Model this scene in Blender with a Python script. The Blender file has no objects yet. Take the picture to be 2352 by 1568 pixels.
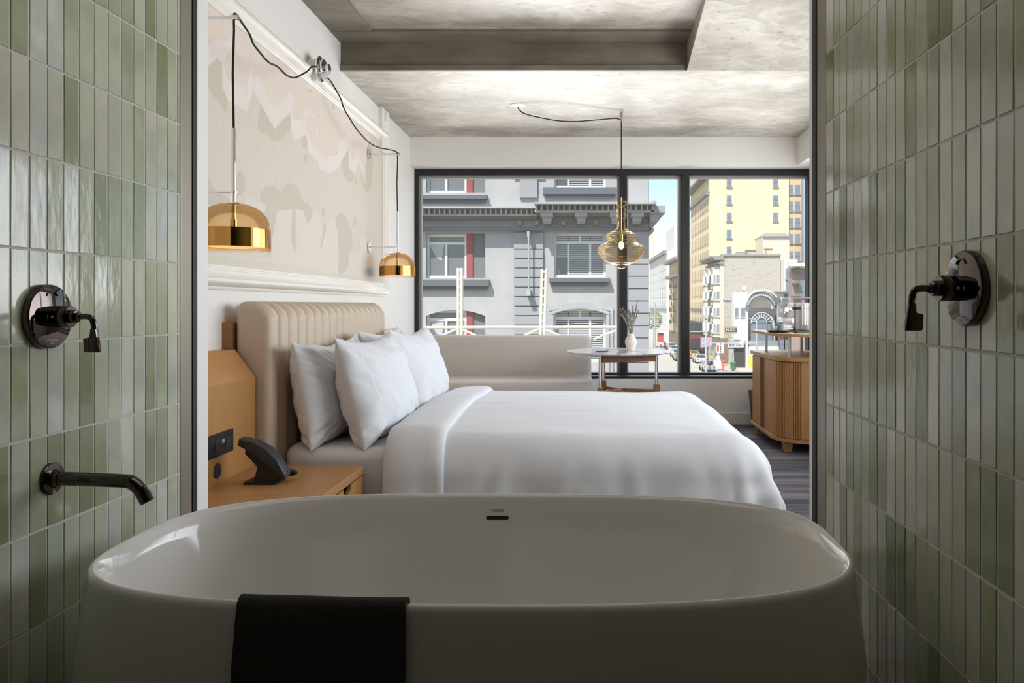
import bpy, bmesh, math, random
from mathutils import Vector, Matrix, noise
from mathutils.geometry import tessellate_polygon
random.seed(7)
SC = bpy.context.scene
COL = SC.collection

# ------------------------------------------------------------------ camera, world, sun, added fill lights, exposure
F, CX, CY, CZ = 1745.0, 1340.0, 700.0, 1.1        # focal length (px of a 2352 wide frame), vanishing point, eye height
cam = bpy.data.cameras.new('camera')
cam.sensor_width = 36.0
cam.lens = F / 2352 * 36.0
cam.shift_x = -(CX - 1176) / 2352
cam.shift_y = -(784 - CY) / 2352
cam.clip_start, cam.clip_end = 0.05, 900
cam_o = bpy.data.objects.new('camera', cam)
cam_o.location = (0, 0, CZ)
cam_o.rotation_euler = (math.pi / 2, 0, 0)
COL.objects.link(cam_o)
SC.camera = cam_o

SC.view_settings.view_transform = 'Standard'
SC.view_settings.look = 'None'
SC.view_settings.gamma = 1
SC.view_settings.use_curve_mapping = False
SC.view_settings.exposure = 0.0
SC.cycles.use_denoising = True
SC.cycles.max_bounces = 10
SC.cycles.diffuse_bounces = 6
SC.cycles.glossy_bounces = 4
SC.cycles.transparent_max_bounces = 24
SC.cycles.sample_clamp_indirect = 6
SC.cycles.caustics_reflective = False
SC.cycles.caustics_refractive = False

world = bpy.data.worlds.new('sky')
SC.world = world
world.use_nodes = True
wn = world.node_tree
sky = wn.nodes.new('ShaderNodeTexSky')
sky.sky_type = 'NISHITA'
sky.sun_disc = False
sky.sun_elevation = math.radians(52)
sky.sun_rotation = math.radians(205)
sky.air_density = 1.0
sky.dust_density = 0.6
bgn = wn.nodes['Background']
wn.links.new(sky.outputs[0], bgn.inputs[0])
bgn.inputs[1].default_value = 0.215

sun = bpy.data.lights.new('sun', 'SUN')
sun.energy = 6.2
sun.angle = math.radians(0.53)
sun.color = (1.0, 0.97, 0.92)
sun_o = bpy.data.objects.new('sun', sun)
sun_o.rotation_euler = Vector((0.30, 0.55, -0.80)).to_track_quat('-Z', 'Y').to_euler()
sun_o.location = (-10, -10, 30)
COL.objects.link(sun_o)

def area(name, loc, direction, sx, sy, power, color, spread=180):
    l = bpy.data.lights.new(name, 'AREA')
    l.shape = 'RECTANGLE'
    l.size, l.size_y = sx, sy
    l.energy, l.color, l.spread = power, color, math.radians(spread)
    o = bpy.data.objects.new(name, l)
    o.location = loc
    o.rotation_euler = Vector(direction).to_track_quat('-Z', 'Y').to_euler()
    COL.objects.link(o)
    return o
# added area lights standing in for daylight at the street and side windows
area('street_window_fill', (0.28, 7.80, 1.85), (0, -0.74, -0.67), 3.5, 1.7, 22, (0.88, 0.94, 1.0), 78)  # added fill outside the glass, aimed down into the room
area('ceiling_fill', (0.28, 7.80, 0.95), (0, -0.906, 0.423), 3.5, 1.7, 16, (1.0, 0.98, 0.96), 32)  # added fill aimed up, brightens the concrete ceiling
area('side_window_fill', (2.25, 4.66, 1.60), (-1, 0, 0.16), 4.25, 1.36, 106, (0.93, 0.96, 1.0), 170)  # main added fill, set in the unseen side window
area('bathroom_fill', (-0.24, 1.55, 2.34), (0, 0, -1), 1.2, 1.0, 4.0, (1.0, 0.96, 0.90), 170)  # added fill over the tub, no fitting there

# ------------------------------------------------------------------ helpers
def W(px, py, d):                      # the point seen at photo pixel (px, py) at distance d
    return Vector(((px - CX) / F * d, d, CZ - (py - CY) / F * d))

def lin(c):
    c = c / 255.0
    return c / 12.92 if c <= 0.04045 else ((c + 0.055) / 1.055) ** 2.4

def rgb(r, g, b):
    return (lin(r), lin(g), lin(b), 1.0)

def MAT(name, col, rough=0.5, metal=0.0, spec=0.5, noise_amt=0.0, noise_scale=8.0, bump=0.0, bump_scale=60.0,
        stretch=(1, 1, 1), col2=None, ramp=(0.35, 0.65), emit=None, emit_s=0.0, coat=0.0, detail=4.0, bump_dist=0.01):
    m = bpy.data.materials.new(name)
    m.use_nodes = True
    nt = m.node_tree
    b = nt.nodes['Principled BSDF']
    b.inputs['Base Color'].default_value = rgb(*col)
    b.inputs['Roughness'].default_value = rough
    b.inputs['Metallic'].default_value = metal
    b.inputs['Specular IOR Level'].default_value = spec
    b.inputs['Coat Weight'].default_value = coat
    b.inputs['Coat Roughness'].default_value = 0.08
    if emit:
        b.inputs['Emission Color'].default_value = rgb(*emit)
        b.inputs['Emission Strength'].default_value = emit_s
    if col2 or bump:
        tc = nt.nodes.new('ShaderNodeTexCoord')
        mp = nt.nodes.new('ShaderNodeMapping')
        mp.inputs['Scale'].default_value = stretch
        nt.links.new(tc.outputs['Object'], mp.inputs['Vector'])
    if col2:
        n = nt.nodes.new('ShaderNodeTexNoise')
        n.inputs['Scale'].default_value = noise_scale
        n.inputs['Detail'].default_value = detail
        n.inputs['Roughness'].default_value = 0.6
        nt.links.new(mp.outputs[0], n.inputs['Vector'])
        r = nt.nodes.new('ShaderNodeValToRGB')
        r.color_ramp.elements[0].position, r.color_ramp.elements[1].position = ramp
        r.color_ramp.elements[0].color = rgb(*col)
        r.color_ramp.elements[1].color = rgb(*col2)
        nt.links.new(n.outputs['Fac'], r.inputs['Fac'])
        nt.links.new(r.outputs['Color'], b.inputs['Base Color'])
    if bump:
        n2 = nt.nodes.new('ShaderNodeTexNoise')
        n2.inputs['Scale'].default_value = bump_scale
        n2.inputs['Detail'].default_value = 3
        nt.links.new(mp.outputs[0], n2.inputs['Vector'])
        bp = nt.nodes.new('ShaderNodeBump')
        bp.inputs['Strength'].default_value = bump
        bp.inputs['Distance'].default_value = bump_dist
        nt.links.new(n2.outputs['Fac'], bp.inputs['Height'])
        nt.links.new(bp.outputs[0], b.inputs['Normal'])
    return m

def GLASS(name, tint, gloss=1.0, ior=1.45, rough=0.0, edge=None, edge_pow=0.5, dust=0.0):
    """thin clear glass: tinted transparency plus fresnel reflection"""
    m = bpy.data.materials.new(name)
    m.use_nodes = True
    nt = m.node_tree
    nt.nodes.clear()
    out = nt.nodes.new('ShaderNodeOutputMaterial')
    tr = nt.nodes.new('ShaderNodeBsdfTransparent')
    tr.inputs[0].default_value = rgb(*tint)
    if edge:
        lw = nt.nodes.new('ShaderNodeLayerWeight')
        lw.inputs['Blend'].default_value = edge_pow
        mx = nt.nodes.new('ShaderNodeMix')
        mx.data_type = 'RGBA'
        mx.inputs[6].default_value = rgb(*tint)
        mx.inputs[7].default_value = rgb(*edge)
        nt.links.new(lw.outputs['Facing'], mx.inputs[0])
        nt.links.new(mx.outputs[2], tr.inputs[0])
    gl = nt.nodes.new('ShaderNodeBsdfGlossy')
    gl.inputs['Roughness'].default_value = rough
    fr = nt.nodes.new('ShaderNodeFresnel')
    fr.inputs['IOR'].default_value = ior
    ml = nt.nodes.new('ShaderNodeMath')
    ml.operation = 'MULTIPLY'
    ml.inputs[1].default_value = gloss
    nt.links.new(fr.outputs[0], ml.inputs[0])
    ms = nt.nodes.new('ShaderNodeMixShader')
    nt.links.new(ml.outputs[0], ms.inputs[0])
    nt.links.new(tr.outputs[0], ms.inputs[1])
    nt.links.new(gl.outputs[0], ms.inputs[2])
    if dust:                                  # dusty film on the pane
        tl = nt.nodes.new('ShaderNodeBsdfTranslucent')
        tl.inputs[0].default_value = rgb(236, 238, 242)
        md = nt.nodes.new('ShaderNodeMixShader')
        md.inputs[0].default_value = dust
        nt.links.new(ms.outputs[0], md.inputs[1])
        nt.links.new(tl.outputs[0], md.inputs[2])
        ms = md
    nt.links.new(ms.outputs[0], out.inputs[0])
    return m

ORG = {}                               # world origin of every object built here

class MB:
    """collects shapes in world coordinates, then links them as ONE mesh object"""
    def __init__(self):
        self.bm = bmesh.new()
        self.mi = 0
    def _merge(self, tmp):
        for f in tmp.faces:
            f.material_index = self.mi
        me = bpy.data.meshes.new('tmp')
        tmp.to_mesh(me)
        tmp.free()
        self.bm.from_mesh(me)
        bpy.data.meshes.remove(me)
    def box(self, x0, x1, y0, y1, z0, z1, bevel=0.0, seg=2, taper=None):
        t = bmesh.new()
        bmesh.ops.create_cube(t, size=1)
        for v in t.verts:
            sx, sy = v.co.x, v.co.y
            if taper and v.co.z < 0:
                sx, sy = sx * taper, sy * taper
            v.co = Vector(((x0 + x1) / 2 + sx * (x1 - x0), (y0 + y1) / 2 + sy * (y1 - y0), (z0 + z1) / 2 + v.co.z * (z1 - z0)))
        if bevel:
            bmesh.ops.bevel(t, geom=list(t.edges), offset=bevel, segments=seg, profile=0.5, affect='EDGES')
        self._merge(t)
        return self
    def obox(self, c, ax, ay, az, hx, hy, hz, bevel=0.0, seg=2):
        """box with its own axes"""
        t = bmesh.new()
        bmesh.ops.create_cube(t, size=2)
        ax, ay, az = Vector(ax).normalized(), Vector(ay).normalized(), Vector(az).normalized()
        for v in t.verts:
            v.co = Vector(c) + ax * v.co.x * hx + ay * v.co.y * hy + az * v.co.z * hz
        if bevel:
            bmesh.ops.bevel(t, geom=list(t.edges), offset=bevel, segments=seg, profile=0.5, affect='EDGES')
        self._merge(t)
        return self
    def tube(self, pts, r, seg=10, caps=True):
        pts = [Vector(p) for p in pts]
        rs = r if isinstance(r, (list, tuple)) else [r] * len(pts)
        t = bmesh.new()
        d0 = (pts[1] - pts[0]).normalized()
        n = d0.orthogonal().normalized()
        rings = []
        for i, p in enumerate(pts):
            if i == 0: d = d0
            elif i == len(pts) - 1: d = (pts[-1] - pts[-2]).normalized()
            else: d = ((pts[i] - pts[i - 1]).normalized() + (pts[i + 1] - pts[i]).normalized()).normalized()
            n = (n - d * n.dot(d)).normalized()
            b = d.cross(n)
            rings.append([t.verts.new(p + (n * math.cos(a) + b * math.sin(a)) * rs[i]) for a in [2 * math.pi * k / seg for k in range(seg)]])
        for a, b in zip(rings, rings[1:]):
            for k in range(seg):
                t.faces.new((a[k], a[(k + 1) % seg], b[(k + 1) % seg], b[k]))
        if caps:
            t.faces.new(rings[0][::-1])
            t.faces.new(rings[-1])
        self._merge(t)
        return self
    def cyl(self, p0, p1, r, seg=24, r2=None):
        return self.tube([p0, p1], [r, r if r2 is None else r2], seg)
    def lathe(self, prof, c, seg=32, axis=(0, 0, 1), caps=False):
        az = Vector(axis).normalized()
        ax = az.orthogonal().normalized()
        ay = az.cross(ax)
        t = bmesh.new()
        rings = []
        for r, z in prof:
            rings.append([t.verts.new(Vector(c) + az * z + (ax * math.cos(a) + ay * math.sin(a)) * max(r, 1e-5)) for a in [2 * math.pi * k / seg for k in range(seg)]])
        for a, b in zip(rings, rings[1:]):
            for k in range(seg):
                t.faces.new((a[k], a[(k + 1) % seg], b[(k + 1) % seg], b[k]))
        if caps:
            t.faces.new(rings[0][::-1])
            t.faces.new(rings[-1])
        self._merge(t)
        return self
    def loft(self, loops, closed=True, cap0=False, cap1=False):
        t = bmesh.new()
        R = [[t.verts.new(p) for p in lp] for lp in loops]
        n = len(R[0])
        for a, b in zip(R, R[1:]):
            for k in range(n if closed else n - 1):
                t.faces.new((a[k], a[(k + 1) % n], b[(k + 1) % n], b[k]))
        if cap0: t.faces.new(R[0][::-1])
        if cap1: t.faces.new(R[-1])
        self._merge(t)
        return self
    def prism(self, poly, f, w0, w1, bevel=0.0, seg=2):
        """poly of (u, v); f(u, v, w) -> point; extruded from w0 to w1"""
        t = bmesh.new()
        a = [t.verts.new(f(u, v, w0)) for u, v in poly]
        b = [t.verts.new(f(u, v, w1)) for u, v in poly]
        n = len(poly)
        fa, fb = t.faces.new(a[::-1]), t.faces.new(b)
        for k in range(n):
            t.faces.new((a[k], a[(k + 1) % n], b[(k + 1) % n], b[k]))
        if bevel:
            bmesh.ops.bevel(t, geom=list(set(fa.edges) | set(fb.edges)), offset=bevel, segments=seg, profile=0.5, affect='EDGES')
        bmesh.ops.triangulate(t, faces=[q for q in t.faces if len(q.verts) > 4])
        self._merge(t)
        return self
    def poly(self, pts):
        t = bmesh.new()
        vs = [t.verts.new(p) for p in pts]
        if len(vs) > 4:
            for tri in tessellate_polygon([[Vector(p) for p in pts]]):
                t.faces.new([vs[i] for i in tri])
        else:
            t.faces.new(vs)
        self._merge(t)
        return self
    def grid(self, fn, nu, nv, close_u=False):
        t = bmesh.new()
        V = [[t.verts.new(fn(i / (nu if close_u else nu - 1), j / (nv - 1))) for i in range(nu)] for j in range(nv)]
        for j in range(nv - 1):
            for i in range(nu if close_u else nu - 1):
                t.faces.new((V[j][i], V[j][(i + 1) % nu], V[j + 1][(i + 1) % nu], V[j + 1][i]))
        self._merge(t)
        return self
    def holes(self, f, u0, u1, v0, v1, rects, depth):
        """wall sheet with rectangular openings and reveals; f(u, v, w) -> point, w runs into the wall"""
        us = sorted({u0, u1} | {r[0] for r in rects} | {r[1] for r in rects})
        vs = sorted({v0, v1} | {r[2] for r in rects} | {r[3] for r in rects})
        us = [u for u in us if u0 <= u <= u1]
        vs = [v for v in vs if v0 <= v <= v1]
        for a, b in zip(us, us[1:]):
            for c, d in zip(vs, vs[1:]):
                mu, mv = (a + b) / 2, (c + d) / 2
                if any(r[0] < mu < r[1] and r[2] < mv < r[3] for r in rects):
                    continue
                self.poly([f(a, c, 0), f(b, c, 0), f(b, d, 0), f(a, d, 0)])
        for a, b, c, d in rects:
            self.poly([f(a, c, 0), f(a, d, 0), f(a, d, depth), f(a, c, depth)])
            self.poly([f(b, d, 0), f(b, c, 0), f(b, c, depth), f(b, d, depth)])
            self.poly([f(a, d, 0), f(b, d, 0), f(b, d, depth), f(a, d, depth)])
            self.poly([f(b, c, 0), f(a, c, 0), f(a, c, depth), f(b, c, depth)])
        return self
    def build(self, name, mats, parent=None, smooth=None, subsurf=0, weld=False, fix=True):
        if weld:
            bmesh.ops.remove_doubles(self.bm, verts=self.bm.verts, dist=1e-5)
        if fix:
            bmesh.ops.recalc_face_normals(self.bm, faces=self.bm.faces)
        if parent is not None:
            o0 = ORG[parent.name]
        else:
            vs = [v.co for v in self.bm.verts]
            o0 = Vector(((min(v.x for v in vs) + max(v.x for v in vs)) / 2, (min(v.y for v in vs) + max(v.y for v in vs)) / 2, min(v.z for v in vs)))
        for v in self.bm.verts:
            v.co -= o0
        me = bpy.data.meshes.new(name)
        self.bm.to_mesh(me)
        self.bm.free()
        for m in (mats if isinstance(mats, (list, tuple)) else [mats]):
            me.materials.append(m)
        if smooth is not None:
            me.shade_smooth()
            me.set_sharp_from_angle(angle=math.radians(smooth))
        o = bpy.data.objects.new(name, me)
        COL.objects.link(o)
        if parent is not None:
            o.parent = parent
        else:
            o.location = o0
        ORG[o.name] = o0.copy()
        if subsurf:
            s = o.modifiers.new('subdivision', 'SUBSURF')
            s.levels = s.render_levels = subsurf
        return o

def tag(o, label=None, cat=None, group=None, kind=None):
    if label: o['label'] = label
    if cat: o['category'] = cat
    if group: o['group'] = group
    if kind: o['kind'] = kind
    return o

def thing(name, label, cat, loc, group=None):
    o = bpy.data.objects.new(name, None)
    o.empty_display_size = 0.1
    o.location = loc
    COL.objects.link(o)
    ORG[o.name] = Vector(loc)
    return tag(o, label, cat, group)

def struct(o):
    o['kind'] = 'structure'
    return o

def copy_child(src, parent, loc=None):
    c = src.copy()
    COL.objects.link(c)
    c.parent = parent
    if loc is not None: c.location = loc
    ORG[c.name] = ORG[parent.name] + c.location
    for k in src.children:
        g = k.copy()
        COL.objects.link(g)
        g.parent = c
    return c

def copy_thing(src, loc, rotz=0.0, label=None):
    c = src.copy()
    COL.objects.link(c)
    c.location = loc
    c.rotation_euler = (0, 0, rotz)
    if label: c['label'] = label
    ORG[c.name] = Vector(loc)
    for k in src.children:
        copy_child(k, c)
    return c

def text(name, s, size, origin, right, up, mat, parent, extrude=0.001, align='CENTER'):
    """raised lettering: centre of the line at origin, reading along right"""
    cu = bpy.data.curves.new(name, 'FONT')
    cu.body = s
    cu.size = size
    cu.align_x = align
    cu.align_y = 'CENTER'
    cu.extrude = extrude
    tmp = bpy.data.objects.new(name, cu)
    COL.objects.link(tmp)
    bpy.context.view_layer.update()
    me = bpy.data.meshes.new_from_object(tmp.evaluated_get(bpy.context.evaluated_depsgraph_get()))
    bpy.data.objects.remove(tmp)
    bpy.data.curves.remove(cu)
    right, up = Vector(right).normalized(), Vector(up).normalized()
    nrm = right.cross(up)
    o0 = ORG[parent.name] if parent else Vector((0, 0, 0))
    for v in me.vertices:
        v.co = Vector(origin) + right * v.co.x + up * v.co.y + nrm * v.co.z - o0
    me.materials.clear()
    me.materials.append(mat)
    o = bpy.data.objects.new(name, me)
    COL.objects.link(o)
    o.parent = parent
    ORG[o.name] = o0.copy()
    return o

def smooth_path(pts, n=8):
    """Catmull-Rom through the points"""
    P = [Vector(p) for p in pts]
    P = [P[0] * 2 - P[1]] + P + [P[-1] * 2 - P[-2]]
    out = []
    for i in range(1, len(P) - 2):
        for k in range(n):
            t = k / n
            a, b, c, d = P[i - 1], P[i], P[i + 1], P[i + 2]
            out.append(0.5 * ((2 * b) + (c - a) * t + (2 * a - 5 * b + 4 * c - d) * t * t + (3 * b - a - 3 * c + d) * t ** 3))
    out.append(P[-2])
    return out

# ------------------------------------------------------------------ materials
M = {}
M['paint'] = MAT('white_wall_paint', (234, 231, 227), 0.7, bump=0.05, bump_scale=140)
M['trimwhite'] = MAT('white_trim_paint', (236, 231, 224), 0.45)
M['ceil_bath'] = MAT('bathroom_ceiling_paint', (214, 210, 202), 0.8)
M['stone'] = MAT('dark_bathroom_stone', (112, 99, 90), 0.5, col2=(126, 112, 102), noise_scale=5)
M['bronze'] = MAT('bronze_anodised_frame', (140, 132, 120), 0.42, metal=0.55)
M['black'] = MAT('black_metal_frame', (26, 26, 28), 0.42)
M['gasket'] = MAT('black_rubber_gasket', (16, 16, 17), 0.6)
M['whiteprof'] = MAT('white_profile', (240, 238, 234), 0.5)
M['chrome'] = MAT('polished_chrome', (225, 225, 228), 0.06, metal=1)
M['nickel'] = MAT('polished_black_nickel', (86, 77, 74), 0.05, metal=1)
M['brass'] = MAT('polished_gold_brass', (204, 178, 122), 0.07, metal=1)
M['cord'] = MAT('black_fabric_cord', (28, 26, 25), 0.8)
M['acrylic'] = MAT('white_glazed_acrylic', (218, 214, 210), 0.08, spec=0.5)
M['towel'] = MAT('charcoal_terry_cloth', (38, 37, 32), 0.95, bump=0.8, bump_scale=500, col2=(48, 46, 40), noise_scale=300, bump_dist=0.004)
M['linen'] = MAT('white_cotton_sheet', (218, 219, 223), 0.85, bump=0.14, bump_scale=7, bump_dist=0.02)
M['piping'] = MAT('white_cotton_seam', (244, 244, 246), 0.8)
M['leather'] = MAT('beige_leather', (196, 178, 158), 0.45, bump=0.06, bump_scale=220)
M['oak'] = MAT('oak_veneer', (166, 118, 66), 0.42, col2=(190, 143, 88), noise_scale=11, stretch=(20, 20, 0.5), ramp=(0.3, 0.7))
M['oakflat'] = MAT('oak_veneer_top', (166, 120, 73), 0.4, col2=(186, 142, 94), noise_scale=9, stretch=(1, 16, 14), ramp=(0.3, 0.7))
M['oakbrown'] = MAT('brown_oak_panel', (140, 98, 62), 0.5, col2=(160, 116, 76), noise_scale=9, stretch=(14, 14, 0.6))
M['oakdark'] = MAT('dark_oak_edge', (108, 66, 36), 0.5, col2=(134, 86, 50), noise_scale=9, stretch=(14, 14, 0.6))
M['walnut'] = MAT('brown_walnut', (120, 78, 48), 0.45, col2=(152, 104, 66), noise_scale=10, stretch=(3, 10, 10))
M['blackplastic'] = MAT('matt_black_plastic', (20, 20, 22), 0.5)
M['phonegrey'] = MAT('charcoal_plastic', (42, 43, 48), 0.45)
M['sofa'] = MAT('oatmeal_woven_fabric', (206, 199, 192), 0.9, col2=(194, 187, 180), noise_scale=60, stretch=(1, 3, 6), bump=0.25, bump_scale=420, bump_dist=0.003)
M['vase'] = MAT('cream_stoneware', (232, 226, 212), 0.55, col2=(206, 192, 166), noise_scale=3, stretch=(1, 1, 30), ramp=(0.45, 0.75), bump=0.4, bump_scale=4, bump_dist=0.003)
M['lavender'] = MAT('dried_lavender', (164, 158, 152), 0.9, col2=(124, 118, 104), noise_scale=90)
M['stemgreen'] = MAT('dried_green_stem', (122, 126, 92), 0.85)
M['ceramicgreen'] = MAT('sage_ceramic', (128, 150, 138), 0.4)
M['ceramicwhite'] = MAT('grey_white_enamel', (196, 190, 186), 0.35)
M['tray'] = MAT('black_lacquer_tray', (34, 32, 34), 0.3)
M['paper'] = MAT('white_paper', (226, 224, 220), 0.7)
M['penwood'] = MAT('pale_wood_pen', (178, 160, 140), 0.5)
M['steel'] = MAT('brushed_steel', (196, 190, 182), 0.3, metal=0.9)
M['glass'] = GLASS('window_glass', (250, 252, 252), 0.55, 1.25, dust=0.02)
M['clearglass'] = GLASS('clear_glass', (248, 250, 250), 0.6, 1.45)
M['amberglass'] = GLASS('amber_blown_glass', (254, 245, 226), 0.55, 1.38, 0.05, edge=(236, 206, 152), edge_pow=0.35)
M['lampglass'] = GLASS('smoky_amber_glass', (254, 234, 206), 0.5, 1.42, 0.0, edge=(238, 198, 150), edge_pow=0.3)
M['bulb'] = MAT('lit_bulb', (255, 214, 150), 0.4, emit=(255, 206, 130), emit_s=14)
M['diffuser'] = MAT('lit_diffuser', (255, 226, 196), 0.6, emit=(255, 200, 150), emit_s=0.9)

def concrete():
    m = bpy.data.materials.new('board_marked_concrete')
    m.use_nodes = True
    nt = m.node_tree
    b = nt.nodes['Principled BSDF']
    b.inputs['Roughness'].default_value = 0.5
    tc = nt.nodes.new('ShaderNodeTexCoord')
    mp = nt.nodes.new('ShaderNodeMapping'); mp.inputs['Scale'].default_value = (0.8, 1.25, 1.2)
    nt.links.new(tc.outputs['Object'], mp.inputs[0])
    def nz(scale, det, a, bb, c0, c1, dist=0.0):
        n = nt.nodes.new('ShaderNodeTexNoise'); n.inputs['Scale'].default_value = scale
        n.inputs['Detail'].default_value = det; n.inputs['Distortion'].default_value = dist
        nt.links.new(mp.outputs[0], n.inputs['Vector'])
        r = nt.nodes.new('ShaderNodeValToRGB')
        r.color_ramp.elements[0].position, r.color_ramp.elements[1].position = a, bb
        r.color_ramp.elements[0].color, r.color_ramp.elements[1].color = c0, c1
        nt.links.new(n.outputs[0], r.inputs[0])
        return n, r
    n1, r1 = nz(1.3, 8, 0.36, 0.62, rgb(156, 147, 134), rgb(206, 199, 188), 0.5)
    n2, r2 = nz(5, 9, 0.42, 0.60, rgb(176, 170, 160), rgb(255, 255, 255), 1.5)
    n3, r3 = nz(24, 6, 0.28, 0.40, rgb(120, 110, 98), rgb(255, 255, 255), 0.4)
    prev = r1
    for r, fac in ((r2, 0.4), (r3, 0.5)):
        mx = nt.nodes.new('ShaderNodeMix'); mx.data_type = 'RGBA'; mx.blend_type = 'MULTIPLY'
        mx.inputs[0].default_value = fac
        nt.links.new(prev.outputs[2] if prev.bl_idname == 'ShaderNodeMix' else prev.outputs[0], mx.inputs[6])
        nt.links.new(r.outputs[0], mx.inputs[7])
        prev = mx
    nt.links.new(prev.outputs[2], b.inputs['Base Color'])
    bp = nt.nodes.new('ShaderNodeBump'); bp.inputs['Strength'].default_value = 0.35; bp.inputs['Distance'].default_value = 0.012
    nt.links.new(n2.outputs[0], bp.inputs['Height'])
    nt.links.new(bp.outputs[0], b.inputs['Normal'])
    return m
M['concrete'] = concrete()
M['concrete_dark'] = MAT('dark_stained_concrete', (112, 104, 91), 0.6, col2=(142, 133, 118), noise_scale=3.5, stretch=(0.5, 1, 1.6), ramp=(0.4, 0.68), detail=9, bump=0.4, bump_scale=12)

def tile_material():
    m = bpy.data.materials.new('green_glazed_tile')
    m.use_nodes = True
    nt = m.node_tree
    b = nt.nodes['Principled BSDF']
    at = nt.nodes.new('ShaderNodeAttribute'); at.attribute_name = 'glaze'
    sep = nt.nodes.new('ShaderNodeSeparateColor')
    nt.links.new(at.outputs['Color'], sep.inputs[0])
    ramp = nt.nodes.new('ShaderNodeValToRGB')
    cols = [(0.0, (128, 135, 103)), (0.2, (149, 155, 125)), (0.38, (168, 172, 147)), (0.52, (184, 185, 164)), (0.64, (168, 175, 159)), (0.78, (192, 187, 169)), (0.9, (179, 184, 176)), (1.0, (202, 201, 191))]
    e = ramp.color_ramp.elements
    e[0].position, e[0].color = cols[0][0], rgb(*cols[0][1])
    e[1].position, e[1].color = cols[-1][0], rgb(*cols[-1][1])
    for p, c in cols[1:-1]:
        q = e.new(p); q.color = rgb(*c)
    tc = nt.nodes.new('ShaderNodeTexCoord')
    off = nt.nodes.new('ShaderNodeVectorMath'); off.operation = 'MULTIPLY_ADD'
    off.inputs[1].default_value = (7, 7, 7)
    nt.links.new(at.outputs['Color'], off.inputs[0]); nt.links.new(tc.outputs['Object'], off.inputs[2])
    n = nt.nodes.new('ShaderNodeTexNoise'); n.inputs['Scale'].default_value = 9; n.inputs['Detail'].default_value = 3
    nt.links.new(off.outputs[0], n.inputs['Vector'])
    ma = nt.nodes.new('ShaderNodeMath'); ma.operation = 'MULTIPLY_ADD'; ma.inputs[1].default_value = 0.5; 
    sb = nt.nodes.new('ShaderNodeMath'); sb.operation = 'ADD'; sb.inputs[1].default_value = -0.25
    nt.links.new(n.outputs[0], ma.inputs[0]); nt.links.new(sep.outputs[0], ma.inputs[2]); nt.links.new(ma.outputs[0], sb.inputs[0])
    nt.links.new(sb.outputs[0], ramp.inputs[0])
    # dark speckles fired into the glaze
    sp = nt.nodes.new('ShaderNodeTexNoise'); sp.inputs['Scale'].default_value = 420; sp.inputs['Detail'].default_value = 1
    nt.links.new(off.outputs[0], sp.inputs['Vector'])
    sr = nt.nodes.new('ShaderNodeValToRGB')
    sr.color_ramp.elements[0].position, sr.color_ramp.elements[1].position = 0.24, 0.34
    sr.color_ramp.elements[0].color = (0.66, 0.63, 0.58, 1); sr.color_ramp.elements[1].color = (1, 1, 1, 1)
    nt.links.new(sp.outputs[0], sr.inputs[0])
    mx = nt.nodes.new('ShaderNodeMix'); mx.data_type = 'RGBA'; mx.blend_type = 'MULTIPLY'; mx.inputs[0].default_value = 1
    nt.links.new(ramp.outputs[0], mx.inputs[6]); nt.links.new(sr.outputs[0], mx.inputs[7])
    nt.links.new(mx.outputs[2], b.inputs['Base Color'])
    b.inputs['Roughness'].default_value = 0.12
    b.inputs['Specular IOR Level'].default_value = 0.55
    mp = nt.nodes.new('ShaderNodeMapping'); mp.inputs['Scale'].default_value = (1, 1, 0.45)
    nt.links.new(off.outputs[0], mp.inputs[0])
    bn = nt.nodes.new('ShaderNodeTexNoise'); bn.inputs['Scale'].default_value = 38; bn.inputs['Detail'].default_value = 2
    nt.links.new(mp.outputs[0], bn.inputs['Vector'])
    bp = nt.nodes.new('ShaderNodeBump'); bp.inputs['Strength'].default_value = 0.26; bp.inputs['Distance'].default_value = 0.0022
    nt.links.new(bn.outputs[0], bp.inputs['Height']); nt.links.new(bp.outputs[0], b.inputs['Normal'])
    return m
M['tile'] = tile_material()
M['grout'] = MAT('pale_grey_grout', (196, 192, 186), 0.9)

def carpet():
    m = MAT('striped_carpet', (40, 44, 62), 0.95, bump=0.5, bump_scale=300, bump_dist=0.004)
    nt = m.node_tree
    b = nt.nodes['Principled BSDF']
    tc = nt.nodes.new('ShaderNodeTexCoord')
    mp = nt.nodes.new('ShaderNodeMapping'); mp.inputs['Scale'].default_value = (0.35, 5.5, 1)
    nt.links.new(tc.outputs['Object'], mp.inputs[0])
    n = nt.nodes.new('ShaderNodeTexNoise'); n.inputs['Scale'].default_value = 1.6; n.inputs['Detail'].default_value = 6
    nt.links.new(mp.outputs[0], n.inputs['Vector'])
    r = nt.nodes.new('ShaderNodeValToRGB')
    r.color_ramp.elements[0].position, r.color_ramp.elements[0].color = 0.36, rgb(42, 46, 60)
    r.color_ramp.elements[1].position, r.color_ramp.elements[1].color = 0.64, rgb(116, 109, 110)
    nt.links.new(n.outputs[0], r.inputs[0]); nt.links.new(r.outputs[0], b.inputs['Base Color'])
    return m
M['carpet'] = carpet()

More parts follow.
